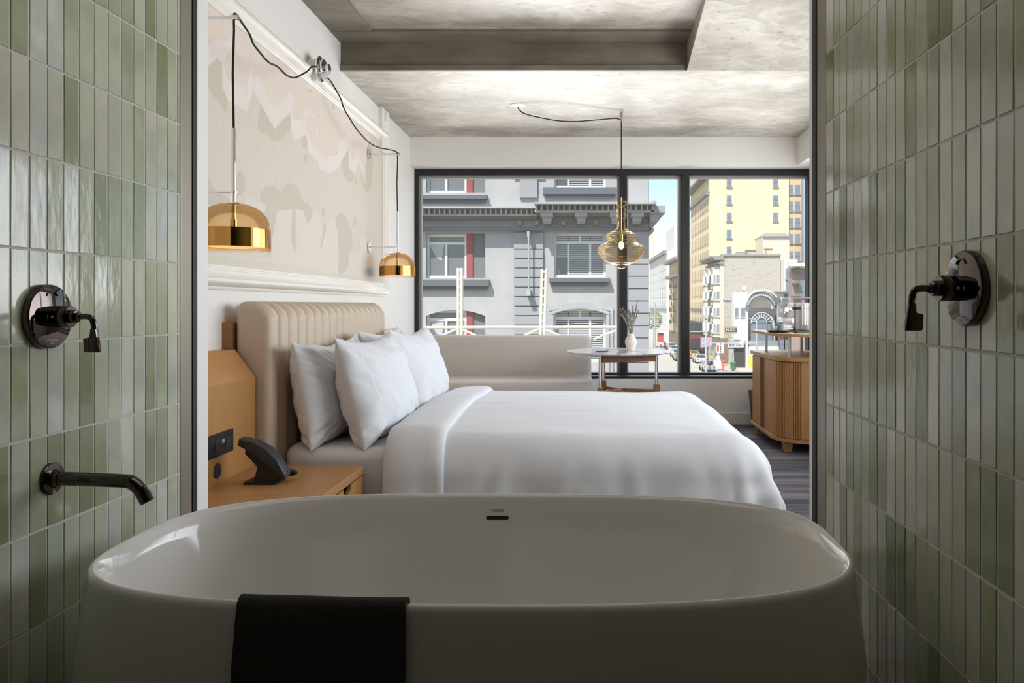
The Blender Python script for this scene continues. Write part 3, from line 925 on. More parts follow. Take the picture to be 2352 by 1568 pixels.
def wall_lamp(label, x, y, zt, zrod, zarm, cord_pts):
    t = thing('wall_lamp', label, 'wall lamp', (x, y, 1.304), 'gold dome wall lamps beside the mural')
    zb = 1.308
    # arms from the wall
    for z, r in ((zt, 0.0058), (zarm, 0.0032)):
        mb = MB(); mb.lathe([(0.001, 0.004), (0.04, 0.004), (0.041, 0.006), (0.041, 0.010), (0.0395, 0.012), (0.001, 0.012)], (XL, y, z), 40, (1, 0, 0))
        a_ = mb.build('wall_rosette', M['chrome'], t, smooth=40)
        mb = MB(); mb.cyl((XL + 0.01, y, z), (x - 0.002, y, z), r, 14)
        if r > 0.005:
            mb.cyl((x - 0.012, y, z), (x + 0.014, y, z), 0.0095, 16)
            mb.cyl((x + 0.014, y, z), (x + 0.017, y, z), 0.0115, 16)
        else:
            mb.lathe([(0.0095, -0.003), (0.0125, -0.003), (0.0125, 0.003), (0.0095, 0.003)], (x, y, z), 20)
        mb.build('arm', M['chrome'], t, smooth=40)
    mb = MB(); mb.tube(cord_pts, 0.0042, 10)
    mb.tube([(x, y, zt + 0.008), (x + 0.001, y, zt - 0.05), (x - 0.004, y, (zt + zrod) / 2), (x, y, zrod - 0.01)], 0.0042, 10)
    mb.build('cord', M['cord'], t, smooth=50)
    mb = MB(); mb.cyl((x, y, zrod), (x, y, 1.486), 0.0082, 20)
    mb.lathe([(0.001, 0.001), (0.020, 0.001), (0.022, 0.003), (0.020, 0.007), (0.010, 0.009), (0.001, 0.009)], (x, y, 1.482), 28)
    mb.build('rod', M['chrome'], t, smooth=40)
    mb = MB(); mb.cyl((x, y, 1.405), (x, y, 1.482), 0.0078, 18); mb.cyl((x, y, 1.388), (x, y, 1.425), 0.0125, 20)
    mb.build('stem', M['brass'], t, smooth=40)
    R = 0.131
    dome = [(0.012, 1.4845), (0.03, 1.484), (0.055, 1.480), (0.080, 1.470), (0.100, 1.456), (0.116, 1.436), (0.126, 1.412), (R, 1.386), (R, 1.308)]
    mb = MB(); mb.lathe([(r, z - zb) for r, z in dome], (x, y, zb), 72)
    mb.build('glass_dome', M['lampglass'], t, smooth=60)
    mb = MB(); mb.lathe([(R - 0.0035, 1.386 - zb), (R - 0.0015, 1.386 - zb), (R - 0.0015, 1.316 - zb), (R - 0.0035, 1.316 - zb)], (x, y, zb), 72)
    mb.lathe([(0.0135, 1.384 - zb), (R - 0.004, 1.384 - zb), (R - 0.004, 1.386 - zb), (0.0135, 1.386 - zb)], (x, y, zb), 72)
    mb.build('gold_band', M['brass'], t, smooth=40)['label'] = 'polished gold band'
    mb = MB(); mb.lathe([(0.001, 0.012), (0.08, 0.011), (R - 0.005, 0.016), (R - 0.005, 0.020), (0.001, 0.020)], (x, y, zb), 56)
    mb.build('diffuser', M['diffuser'], t, smooth=40)
    return t
NL = Vector((-1.33, 2.89, 0)); FL = Vector((-1.383, 5.65, 0)); HB = Vector((XL + 0.085, HUBY, HUBZ))
ztn = CZ + 660 / F * 2.89; ztf = CZ + 346 / F * 5.65
cn = [(1285, 600), (1240, 600), (1200, 640), (1140, 675), (1080, 700), (1010, 675), (930, 600), (850, 560), (770, 470), (710, 390), (680, 310), (620, 220), (575, 150), (548, 124)]
cpts = [along(HB, NL, *a3(p)) for p in cn]
cpts = smooth_path(cpts + [Vector((-1.33, 2.89, ztn + 0.009))], 5)
wall_lamp('gold banded amber glass dome wall lamp nearest the tub, cut off by the white jamb', -1.33, 2.89, ztn, CZ + 405 / F * 2.89, CZ + 259 / F * 2.89, cpts)
cf = [(1345, 680), (1400, 720), (1450, 800), (1500, 890), (1530, 980), (1590, 1080), (1640, 1160), (1720, 1250), (1780, 1300), (1850, 1330), (1930, 1345), (1990, 1360)]
cpts = [along(HB, FL, *a3(p)) for p in cf]
cpts = smooth_path([HB] + cpts + [Vector((-1.383, 5.65, ztf + 0.009))], 5)
wall_lamp('small gold banded amber glass dome wall lamp beside the window', -1.383, 5.65, ztf, CZ + 215 / F * 5.65, CZ + 133 / F * 5.65, cpts)
sb_ = MB(); sb_.box(XL + 0.03, XL + 0.045, 6.0, 6.07, 2.55, 2.63, 0.004)
sb_.box(XL + 0.045, XL + 0.048, 6.03, 6.04, 2.585, 2.595)
tag(sb_.build('wall_sensor', M['trimwhite']), 'small white sensor box high on the headboard wall under the concrete', 'sensor')

# ------------------------------------------------------------------ bed
BY0, BY1, BX0, BX1 = 3.40, 5.33, -1.40, 0.76
bed = thing('bed', 'king bed with a channelled beige leather headboard', 'bed', ((BX0 + BX1) / 2, (BY0 + BY1) / 2, 0))
mb = MB(); mb.box(XL, XL + 0.042, 3.362, 5.345, 0.10, 1.022)
mb.build('backing_panel', M['oakbrown'], bed)['label'] = 'dark wood panel behind the headboard'
hp = [(-1.40, 0.25), (-1.40, 0.6), (-1.40, 0.85)] + [(-1.48 + 0.08 * math.cos(a), 1.022 + 0.078 * math.sin(a)) for a in [math.pi / 2 * k / 10 for k in range(11)]] + [(-1.516 + 0.04 * math.cos(a), 1.060 + 0.04 * math.sin(a)) for a in [math.pi / 2 + math.pi / 2 * k / 5 for k in range(6)]] + [(-1.556, 0.25)]
nch = 17; HY0, HY1 = 3.375, 5.335
cw = (HY1 - HY0) / nch
def hb_loop(y, inset, bulge):
    lp = []
    for i, (x, z) in enumerate(hp):
        a = Vector(hp[max(0, i - 1)]); b = Vector(hp[min(len(hp) - 1, i + 1)])
        tg = (b - a).normalized(); n = Vector((tg.y, -tg.x))          # outward
        if i in (0, len(hp) - 1): n = Vector((1, 0)) if i == 0 else Vector((-1, 0))
        if n.dot(Vector((x + 1.48, z - 0.7))) < 0: n = -n
        bb = bulge if i < 16 else 0
        q = Vector((x, z)) + n * (bb - inset)
        lp.append(Vector((q.x, y, q.y)))
    return lp
loops = [hb_loop(HY0 + 0.052 * (1 - math.cos(a)), 0.036 * (1 - math.sin(a)), 0.016) for a in [math.pi / 2 * k / 6 for k in range(0, 7)]]
for c in range(nch):
    for k in range(13):
        tt = (1 - math.cos(math.pi * k / 12)) / 2
        y = HY0 + (c + tt) * cw
        if y < HY0 + 0.056 or y > HY1 - 0.03: continue
        bulge = 0.040 * max(0.0, 1 - abs(2 * tt - 1) ** 2.0) ** 0.5 if c > 0 or tt > 0.5 else 0.040
        loops.append(hb_loop(y, 0.0, bulge - 0.024))
loops += [hb_loop(HY1 - 0.03 * (1 - math.sin(a)), 0.03 * (1 - math.cos(a)), 0.008) for a in [math.pi / 2 * k / 4 for k in range(0, 5)]]
mb = MB(); mb.loft(loops, True, True, True)
mb.build('headboard', M['leather'], bed, smooth=50)
mb = MB(); mb.box(BX0 + 0.01, BX1 - 0.08, BY0 + 0.04, BY1 - 0.04, 0.02, 0.12, 0.015)
mb.build('bed_base', MAT('dark_grey_bed_base', (70, 68, 66), 0.9), bed)
def rbox_fn(x0, x1, y0, y1, z0, z1, r, wr):
    def cloth(v): return v
    return cloth
mb = MB()
def rrect(x0, x1, y0, y1, r):
    out = []
    for cx_, cy_, s0 in ((x1 - r, y1 - r, 0), (x0 + r, y1 - r, 1), (x0 + r, y0 + r, 2), (x1 - r, y0 + r, 3)):
        out += [(cx_ + r * math.cos(math.pi / 2 * (s0 + k / 6)), cy_ + r * math.sin(math.pi / 2 * (s0 + k / 6))) for k in range(7)]
    return out
mlev = [(0.0, 0.12), (0.0, 0.28)] + [(0.055 * (1 - math.cos(a)), 0.40 + 0.055 * math.sin(a)) for a in [math.pi / 2 * k / 6 for k in range(7)]] + [(0.3, 0.457)]
mb.loft([[Vector((x, y, z)) for x, y in rrect(BX0 + 0.02 + i, BX1 - 0.05 - i, BY0 + i, BY1 - i, max(0.02, 0.16 - i))] for i, z in mlev], True, True, True)
mat_o = mb.build('mattress', M['linen'], bed, smooth=60)

# duvet: a sheet draped over the mattress edges, with folds in the skirts
DX0, DX1, DY0, DY1 = -0.86, 0.66, 3.55, 5.20
TOPZ = 0.508
def drape(a, b, lift=0.0, wr=1.0):
    """(a, b) are cloth coordinates; beyond the rectangle the cloth rolls over and hangs"""
    ex = max(0.0, a - DX1)
    ey = (b - DY1) if b > DY1 else (b - DY0) if b < DY0 else 0.0
    rho = math.hypot(ex, ey)
    bx, by = min(a, DX1), min(max(b, DY0), DY1)
    n1 = noise.noise(Vector((a * 1.7, b * 1.7, 0.3)))
    n2 = noise.noise(Vector((a * 5.0, b * 4.0, 4.1)))
    n3 = noise.noise(Vector((a * 2.2 + b * 1.5, b * 7.0, 9.3)))
    puff = 0.011 * n1 + 0.003 * n2 + 0.004 * n3
    if rho < 1e-6:
        ed = min(DX1 - a, b - DY0, DY1 - b)
        return Vector((bx, by, TOPZ + lift + puff * wr + 0.012 * min(1, ed / 0.5)))
    dx, dy = ex / rho, ey / rho
    R = 0.205
    ang = min(rho / R, math.pi / 2 * 0.93)
    out = R * math.sin(ang); dn = R * (1 - math.cos(ang))
    if rho > R * math.pi / 2 * 0.93:
        rest = rho - R * math.pi / 2 * 0.93
        out += rest * 0.19; dn += rest * 0.98
    corner = 2 * dx * abs(dy)
    s = (a if abs(dy) > dx else b)
    per = (a - b) if corner > 0.02 else s
    k = min(1.0, max(0.0, dn - 0.05) / 0.28)
    out += k * (0.013 * math.sin(per * 13 + 2.2 * n1 + 1.0) + 0.007 * math.sin(per * 31 + 4 * n2) + 0.014 * noise.noise(Vector((per * 8, dn * 1.2, 2.0))) + 0.030 * corner * math.sin(math.atan2(abs(dy), dx) * 9 + 0.8))
    out += corner * 0.045 * k
    out += 0.003 * math.sin(dn * 10 + s * 3 + 4 * n1) * k
    nx, nz = math.sin(ang), math.cos(ang)
    off = lift + puff * wr
    return Vector((bx + dx * (out + nx * off), by + dy * (out + nx * off), TOPZ - dn + nz * off))
DROP = 0.60
du = thing('duvet', 'smooth white duvet spread over the bed with its top edge folded back', 'duvet', (0.0, 4.36, 0.25))
NA, NB = 120, 190
mb = MB()
def dv(i, j):
    a = DX0 + (DX1 + DROP - DX0) * i
    b = (DY0 - DROP) + (DY1 - DY0 + 2 * DROP) * j
    ex = max(0.0, a - DX1); ey = max(0.0, b - DY1, DY0 - b)
    rho = math.hypot(ex, ey)
    if rho > DROP:                       # keep the corner hem level
        f = DROP / rho
        a = DX1 + ex * f
        b = DY1 + ey * f if b > DY1 else DY0 - ey * f
    return drape(a, b)
mb.grid(dv, NA, NB)
o = mb.build('cover', M['linen'], du, smooth=80)
sol = o.modifiers.new('thickness', 'SOLIDIFY'); sol.thickness = 0.012; sol.offset = -1
# folded-back cuff: a soft flat roll following the same path across the bed
mb = MB()
cs = [(-0.905, 0.004), (-0.90, 0.016), (-0.87, 0.026), (-0.82, 0.032), (-0.76, 0.035), (-0.71, 0.036), (-0.67, 0.034), (-0.645, 0.026), (-0.634, 0.012), (-0.640, 0.000), (-0.67, -0.006), (-0.78, -0.008), (-0.88, -0.006)]
def cuff(j):
    b = (DY0 - DROP) + (DY1 - DY0 + 2 * DROP) * j
    sh = 0.012 * noise.noise(Vector((b * 2.1, 1.0, 0))) + 0.010 * math.sin(b * 4)
    edge = max(0, DY0 - b) / DROP
    lp = []
    for x, h in cs:
        fold = 0.010 * math.sin((x + b * 0.25) * 34 + 1.5) * edge
        lp.append(drape(x + sh + 0.03 * edge, b, h + fold, 0.6))
    return lp
mb.loft([cuff(j / 140) for j in range(141)], True, True, True)
mb.build('folded_cuff', M['linen'], du, smooth=80)

def pillow(label, bottom, y0, y1, h, lean, thick, seed, yaw=0.0):
    cx_, cz_ = bottom
    w = y1 - y0; ym = (y0 + y1) / 2
    up = Vector((-math.sin(lean), 0, math.cos(lean))); nr = Vector((math.cos(lean), 0, math.sin(lean))); sd = Vector((0, 1, 0))
    rng = random.Random(seed)
    ox = rng.uniform(0, 50)
    def pt(u, v, s):
        ax, av = abs(u), abs(v)
        th = thick * 0.5 * max(0.0, (1 - ax ** 3.0)) ** 0.50 * max(0.0, (1 - av ** 2.6)) ** 0.52
        # slump: fuller towards the bottom
        th *= 1.0 + 0.16 * (-v)
        x = w / 2 * u * (1 - 0.045 * (1 - av ** 2)); y = h / 2 * v * (1 - 0.08 * (1 - ax ** 2) * (1.2 if v > 0 else 0.35))
        crn = (ax * av) ** 2
        wr = 0.013 * noise.noise(Vector((u * 2.6 + ox, v * 2.4, s * 2.0))) + 0.007 * noise.noise(Vector((u * 5 + v * 3 + ox, v * 2.4 - u * 2, s))) \
            + 0.003 * noise.noise(Vector((u * 9 + v * 6 + ox, v * 3.5 - u * 3, s))) + 0.015 * noise.noise(Vector(((ax - av) * 9 + ox, u * 2, v * 2))) * (ax * av) ** 0.7
        wr *= min(1, th / 0.03)
        if s > 0: wr += 0.0030 * math.exp(-((u + 0.80) / 0.010) ** 2) - 0.0022 * math.exp(-((u + 0.775) / 0.012) ** 2)     # stitched seam
        p = Vector((cx_, ym, cz_)) + sd * x + up * (h / 2 + y) + nr * (s * (th + wr))
        sag = 0.014 * noise.noise(Vector((u * 2.3 + ox, v * 2.1, 7)))
        p += up * sag * (0.6 + crn) - up * 0.018 * max(0, v) * (1 - ax ** 2)
        return p
    mb = MB()
    N = 84
    def side(s): return lambda i, j: pt(math.sin((i - 0.5) * math.pi), math.sin((j - 0.5) * math.pi), s)
    N = 110
    mb.grid(side(1), N, N); mb.grid(side(-1), N, N)
    return tag(mb.build('pillow', M['linen'], smooth=80, weld=True), label, 'pillow', 'white bed pillows')
pillow('white pillow leaning on the headboard at the nightstand end of the bed', (-1.215, 0.452), 3.385, 4.33, 0.49, 0.17, 0.235, 1)
pillow('white pillow leaning on the headboard at the window end, mostly hidden behind the others', (-1.225, 0.452), 4.38, 5.31, 0.505, 0.14, 0.22, 2)
pillow('front white pillow nearest the nightstand, propped against the rear pillow', (-0.985, 0.452), 3.41, 4.37, 0.515, 0.26, 0.25, 3)
pillow('front white pillow nearest the sofa, propped at the window end of the bed', (-0.975, 0.452), 4.36, 5.30, 0.52, 0.27, 0.25, 4)

# ------------------------------------------------------------------ nightstands and telephone
NX0, NX1, NZ = -1.447, -0.965, 0.393
def nightstand(label, y0, y1, yp):
    t = thing('nightstand', label, 'nightstand', ((XL + NX1) / 2, (y0 + y1) / 2, 0))
    mb = MB()
    mb.prism([(XL + 0.001, 0.12), (NX0, 0.12), (NX0, 0.783), (-1.537, 0.904), (XL + 0.001, 0.904)], lambda u, v, w: Vector((u, w, v)), y0, yp, 0.002)
    mb.build('back_panel', M['oak'], t)
    mb = MB(); mb.box(NX0, NX1, y0, y1, NZ - 0.034, NZ, 0.0025)
    mb.build('top', M['oakflat'], t)
    mb = MB(); mb.box(NX0, NX1 - 0.02, y0 + 0.018, y1 - 0.018, 0.12, NZ - 0.034)
    mb.box(NX0, NX1, y0, y0 + 0.018, 0.12, NZ - 0.034); mb.box(NX0, NX1, y1 - 0.018, y1, 0.12, NZ - 0.034)
    mb.build('carcass', M['oak'], t)
    ym = (y0 + y1) / 2
    mb = MB()                              # drawer front with a half-round finger notch in its top edge
    top = NZ - 0.040
    notch = [(y1 - 0.24 + 0.05 * math.cos(a), top - 0.032 * math.sin(a)) for a in [math.pi * k / 12 for k in range(13)]]
    mb.prism([(y0 + 0.021, 0.14), (y1 - 0.021, 0.14), (y1 - 0.021, top)] + notch + [(y0 + 0.021, top)], lambda u, v, w: Vector((w, u, v)), NX1 - 0.018, NX1 - 0.001)
    d = mb.build('drawer', M['oak'], t)
    mb = MB(); mb.box(NX1 - 0.0198, NX1 - 0.0185, y1 - 0.30, y1 - 0.18, top - 0.04, top)
    mb.build('finger_notch', M['black'], d)
    return t
ns = nightstand('oak nightstand with a sloped back panel at the near side of the bed', 2.45, 3.352, 3.352)
mb = MB(); y0_, z0_ = wall_pt(478, 1056, NX0); y1_, z1_ = wall_pt(534, 982, NX0)
ya, yb = 2.86, F * NX0 / (533 - CX)
za, zb_ = CZ - (1034 - CY) / F * yb, CZ - (983 - CY) / F * yb
mb.box(NX0 - 0.001, NX0 + 0.006, ya, yb, za, zb_, 0.0015)
pl = mb.build('socket_plate', M['blackplastic'], ns); pl['label'] = 'black socket plate'
for yc in (yb - 0.045, yb - 0.135):
    mb = MB(); mb.box(NX0 + 0.006, NX0 + 0.0075, yc - 0.021, yc + 0.021, (za + zb_) / 2 - 0.022, (za + zb_) / 2 + 0.022, 0.0006)
    mb.build('socket', M['phonegrey'], pl)
for k in (0, 1):
    mb = MB(); yy = yb - 0.096 + 0.011 * k; mb.box(NX0 + 0.006, NX0 + 0.0072, yy - 0.0035, yy + 0.0035, (za + zb_) / 2 + 0.002, (za + zb_) / 2 + 0.018, 0.0004)
    mb.build('usb_port', M['ceramicwhite'], pl)
yc_, zc_ = wall_pt(499, 1081, NX0)
mb = MB(); mb.lathe([(0.001, 0.003), (0.029, 0.003), (0.031, 0.001), (0.031, 0)], (NX0, yc_, zc_), 32, (1, 0, 0))
mb.build('cable_port', M['blackplastic'], ns, smooth=40)['label'] = 'round black cable port'
nightstand('oak nightstand beyond the pillows, its sloped back panel showing by the sofa', 5.36, 6.10, 6.36)

PY = 2.985
ph = thing('telephone', 'black desk telephone on a wedge stand, on the oak nightstand', 'telephone', (-1.26, PY, NZ))
q6 = lambda p: ((460 + p[0] * 0.11478 - CX) / F * PY, CZ - (960 + p[1] * 0.11478 - CY) / F * PY)   # photo outline at the phone's near side
base = [(850, 1358), (1520, 1358), (1525, 1300), (880, 1300)]
dz = NZ - q6((850, 1358))[1]
fz = lambda p: (q6(p)[0], q6(p)[1] + dz)
mb = MB(); mb.prism([fz(p) for p in base], lambda u, v, w: Vector((u, w, v)), PY, PY + 0.10, 0.0015)
mb.build('foot', M['blackplastic'], ph)
mb = MB(); mb.prism([fz(p) for p in [(1050, 1305), (1150, 1005), (880, 745), (890, 650), (1680, 1200), (1560, 1305)]], lambda u, v, w: Vector((u, w, v)), PY + 0.004, PY + 0.092, 0.002)
mb.build('stand', M['blackplastic'], ph)
mb = MB(); mb.prism([fz(p) for p in [(735, 572), (765, 436), (1050, 500), (1310, 640), (1500, 850), (1700, 1165), (1690, 1225), (1620, 1230), (1180, 800)]], lambda u, v, w: Vector((u, w, v)), PY, PY + 0.066, 0.006, 3)
hs = mb.build('handset', M['phonegrey'], ph, smooth=50)
mb = MB(); mb.prism([fz(p) for p in [(960, 780), (980, 700), (1270, 900), (1560, 1150), (1730, 1150), (1790, 1200), (1770, 1240), (1640, 1270), (1440, 1180)]], lambda u, v, w: Vector((u, w, v)), PY + 0.068, PY + 0.092, 0.003, 2)
mb.build('keypad_body', M['blackplastic'], ph, smooth=50)

# ------------------------------------------------------------------ sofa, table, vase
so = thing('sofa', 'low oatmeal fabric sofa under the window behind the bed', 'sofa', (-0.7, 6.5, 0))
mb = MB(); mb.box(-1.42, 0.070, 6.72, 6.965, 0.40, 0.829, 0.045, 4)
mb.build('backrest', M['sofa'], so, smooth=50)
mb = MB(); mb.box(-1.42, 0.078, 6.12, 6.75, 0.335, 0.478, 0.045, 4)
mb.build('seat_cushion', M['sofa'], so, smooth=50)
mb = MB(); mb.box(-1.41, 0.06, 6.15, 6.95, 0.09, 0.335, 0.02, 2)
mb.build('base', M['sofa'], so, smooth=50)
for x in (-1.42, 0.0):
    for y in (6.2, 6.88):
        mb = MB(); mb.cyl((x, y, 0), (x, y, 0.09), 0.018, 14); mb.build('leg', M['black'], so, smooth=40)

TCX, TCY, TZ = 0.292, 6.12, 0.732
tb = thing('side_table', 'round marble topped table with chrome legs between sofa and window', 'table', (TCX, TCY, 0))
mb = MB(); mb.lathe([(0.001, -0.026), (0.33, -0.026), (0.36, -0.022), (0.415, -0.012), (0.428, -0.007), (0.430, -0.003), (0.427, 0), (0.001, 0)], (TCX, TCY, TZ), 96)
mb.build('marble_top', M['marble'], tb, smooth=35)
legs = [(wx(1379, 5.88), 5.88, 0.462), (wx(1508, 6.02), 6.02, 0.472), (wx(1386, 6.34), 6.34, 0.470)]
mb = MB()
for (a, b) in ((0, 1), (0, 2), (1, 2)):
    p, q = Vector(legs[a][:2] + (0,)), Vector(legs[b][:2] + (0,))
    d = (q - p).normalized(); c = (p + q) / 2; c.z = TZ - 0.053
    mb.obox(c, d, d.cross(Vector((0, 0, 1))), (0, 0, 1), (q - p).length / 2 - 0.012, 0.008, 0.026, 0.002)
mb.build('apron', M['walnut'], tb)
for x, y, zs in legs:
    mb = MB(); mb.cyl((x, y, zs - 0.01), (x, y, TZ - 0.024), 0.0135, 20)
    lg = mb.build('leg', M['chrome'], tb, smooth=40)
    mb = MB(); mb.box(x - 0.024, x + 0.024, y - 0.024, y + 0.024, 0.0, zs, 0.003)
    mb.build('wood_sleeve', M['walnut'], lg)
mid = Vector((TCX + 0.02, 6.10, 0))
mb = MB()
for x, y, zs in legs:
    p = Vector((x, y, 0.418)); c = Vector((mid.x, mid.y, 0.418)); d = (c - p).normalized()
    mb.obox((p + c) / 2, d, d.cross(Vector((0, 0, 1))), (0, 0, 1), (c - p).length / 2, 0.019, 0.012, 0.002)
mb.build('stretcher', M['walnut'], tb)

vx, vy = wx(1449, 6.10), 6.10
va = thing('vase', 'small cream ribbed stoneware vase on the marble table', 'vase', (vx, vy, TZ))
vp = [(0.001, 0), (0.030, 0), (0.034, 0.004), (0.0365, 0.022), (0.043, 0.046), (0.0475, 0.068), (0.0465, 0.084), (0.038, 0.104), (0.0275, 0.116), (0.0255, 0.124), (0.0265, 0.138), (0.0225, 0.138), (0.021, 0.120), (0.001, 0.118)]
fine = []
for (r0, z0), (r1, z1) in zip(vp, vp[1:]):
    for k in range(4):
        t_ = k / 4; r_ = r0 + (r1 - r0) * t_; z_ = z0 + (z1 - z0) * t_
        fine.append((r_ + (0.0007 * math.sin(z_ * 900) if 0.005 < z_ < 0.135 and r_ > 0.024 else 0), z_))
mb = MB(); mb.lathe(fine + [vp[-1]], (vx, vy, TZ), 40)
mb.build('body', M['vase'], va, smooth=40)
rng = random.Random(5)
lv = thing('lavender_bunch', 'bunch of dried grey lavender standing in the cream vase', 'dried flowers', (vx, vy, TZ + 0.12))
tips = [(0.055, 0.285), (-0.03, 0.235), (0.015, 0.245), (-0.085, 0.215), (0.062, 0.205), (-0.075, 0.175), (-0.05, 0.205), (0.03, 0.19), (0.05, 0.165), (-0.015, 0.205), (-0.06, 0.15), (0.0, 0.17), (0.035, 0.14), (-0.035, 0.16), (0.02, 0.21), (-0.09, 0.18), (-0.02, 0.14), (0.045, 0.225), (0.01, 0.12), (-0.065, 0.225)]
for tx_, tz_ in tips:
    ty_ = rng.uniform(-0.04, 0.04)
    p0 = Vector((vx + tx_ * 0.12 + rng.uniform(-.006, .006), vy + ty_ * 0.1, TZ + 0.119))
    p3 = Vector((vx + tx_, vy + ty_, TZ + 0.118 + tz_))
    p1 = p0.lerp(p3, 0.35) + Vector((-tx_ * 0.12, 0, 0.012)); p2 = p0.lerp(p3, 0.7) + Vector((-tx_ * 0.06, 0, 0.01))
    path = smooth_path([p0, p1, p2, p3], 8)
    mb = MB(); mb.tube(path, 0.0011, 5)
    st = mb.build('stem', M['stemgreen'], lv, smooth=60)
    mb = MB()
    nb = len(path)
    for k in range(int(nb * 0.45), nb):
        if k % 2 and k < nb * 0.7: continue
        for m_ in range(3):
            a = rng.uniform(0, 6.28); c = path[k] + Vector((math.cos(a), math.sin(a), 0)) * 0.003
            mb.lathe([(0.0004, -0.004), (0.0028, -0.001), (0.0024, 0.003), (0.0004, 0.006)], c, 5, (math.cos(a) * 0.5, math.sin(a) * 0.5, 1))
    mb.build('flower_spike', M['lavender'], st, smooth=60)
px0, px1 = W(1370, 806, 5.95), W(1394, 808, 5.9)
mb = MB(); mb.obox((wx(1383, 6.0), 6.02, TZ + 0.0035), (1, -0.12, 0), (0.12, 1, 0), (0, 0, 1), 0.046, 0.065, 0.0035, 0.001)
tag(mb.build('notebook', MAT('dark_navy_cover', (40, 48, 60), 0.5)), 'small dark notebook lying on the marble table', 'notebook')
mb = MB(); mb.obox((wx(1404, 6.05), 6.10, TZ + 0.003), (1, 0.1, 0), (-0.1, 1, 0), (0, 0, 1), 0.05, 0.05, 0.003, 0.001)
tag(mb.build('notepad', M['paper']), 'white notepad lying beside the dark notebook on the marble table', 'notepad')
mb = MB(); c_ = Vector((wx(1404, 6.05), 6.07, TZ + 0.0105)); mb.tube([c_ + Vector((-0.045, -0.004, 0)), c_ + Vector((0.04, 0.004, 0)), c_ + Vector((0.052, 0.005, 0))], [0.0042, 0.0042, 0.001], 10)
tag(mb.build('pen', M['penwood'], smooth=40), 'pale wooden pen lying on the white notepad', 'pen')

# ------------------------------------------------------------------ curved bar cabinet
def cab_outline(off):
    r = 0.30
    pts = [(2.14, 6.55 - off), (1.44 + off, 6.55 - off)]
    pts += [(1.74 - (r - off) * math.cos(a), 5.84 - (r - off) * math.sin(a)) for a in [math.pi / 2 * k / 24 for k in range(25)]]
    pts += [(2.14, 5.54 + off)]
    return pts
PR = lambda u, v, w: Vector((u, v, w))
cb = thing('bar_cabinet', 'oak bar cabinet with rounded tambour corner and a raised shelf on steel posts', 'cabinet', (1.79, 6.05, 0))
mb = MB(); mb.prism(cab_outline(0.022), PR, 0.105, 0.68)
mb.build('carcass', M['oak'], cb, smooth=30)
for z0, z1, nm, o_ in ((0.08, 0.105, 'plinth', -0.004), (0.68, 0.71, 'counter', 0.0), (0.863, 0.885, 'raised_shelf', 0.0)):
    mb = MB(); mb.prism(cab_outline(o_), PR, z0, z1, 0.002, 2)
    mb.build(nm, M['oakflat'], cb, smooth=30)
def arc(off, a): return Vector((1.74 - (0.30 - off) * math.cos(a), 5.84 - (0.30 - off) * math.sin(a), 0))
# plain curved door leaf, then tambour slats
mb = MB()
lp0 = [(1.44 + 0.016, 6.10), (1.44 + 0.016, 5.9)] + [(arc(0.016, a).x, arc(0.016, a).y) for a in [0.01 + 0.27 * k / 8 for k in range(9)]]
lp1 = [(1.44 + 0.0215, 6.10), (1.44 + 0.0215, 5.9)] + [(arc(0.0215, a).x, arc(0.0215, a).y) for a in [0.01 + 0.27 * k / 8 for k in range(9)]]
mb.prism(lp0 + lp1[::-1], PR, 0.112, 0.672)
dr = mb.build('curved_door', M['oak'], cb, smooth=30)
a_ = 0.305; k = 0
mb = MB()
while a_ < 1.06:
    c = arc(0.018, a_); tg = Vector((math.sin(a_), -math.cos(a_), 0)); nn = Vector((-math.cos(a_), -math.sin(a_), 0))
    c.z = 0.392
    mb.obox(c, tg, nn, (0, 0, 1), 0.0055, 0.007, 0.28, 0.003, 2)
    a_ += 0.0155 / 0.282
    k += 1
mb.build('tambour', M['oak'], cb, smooth=40)
mb = MB()
a0_ = 1.075
lp0 = [(arc(0.014, a).x, arc(0.014, a).y) for a in [a0_ + (math.pi / 2 - a0_) * k / 6 for k in range(7)]] + [(2.13, 5.554)]
lp1 = [(arc(0.0215, a).x, arc(0.0215, a).y) for a in [a0_ + (math.pi / 2 - a0_) * k / 6 for k in range(7)]] + [(2.13, 5.5615)]
mb.prism(lp0 + lp1[::-1], PR, 0.112, 0.672)
mb.build('end_panel', M['oak'], cb, smooth=30)
mb = MB(); mb.box(1.44 + 0.014, 1.44 + 0.0215, 6.24, 6.53, 0.112, 0.672)
mb.build('side_door', M['oak'], cb)
mb = MB(); mb.box(1.44 + 0.0005, 1.44 + 0.021, 6.205, 6.235, 0.112, 0.672, 0.002)
mb.build('door_pull', M['oak'], cb)
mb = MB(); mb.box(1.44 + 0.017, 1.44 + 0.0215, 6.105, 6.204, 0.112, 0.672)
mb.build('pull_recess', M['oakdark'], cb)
for x, y in ((1.55, 6.44), (1.545, 5.70), (1.836, 6.40), (2.06, 5.64)):
    mb = MB(); mb.cyl((x, y, 0.71), (x, y, 0.863), 0.0115, 20); mb.lathe([(0.0115, 0.712), (0.0145, 0.712), (0.0145, 0.7105)], (x, y, 0), 20)
    mb.build('post', M['steel'], cb, smooth=40)
for x, y in ((1.535, 5.72), (1.50, 6.46), (2.05, 5.63), (2.05, 6.45)):
    mb = MB(); mb.box(x - 0.038, x + 0.038, y - 0.038, y + 0.038, 0, 0.08, 0.002, 1, 0.72)
    mb.build('leg', M['oak'], cb)
mb = MB(); mb.loft([[(x0, y0, z) for x0, y0 in ((1.50 + i, 6.60 + i), (1.72 - i, 6.60 + i), (1.72 - i, 6.92 - i), (1.50 + i, 6.92 - i))] for z, i in ((0.0, 0.03), (0.33, 0.0), (0.33, 0.008), (0.01, 0.036))], True, True, False)
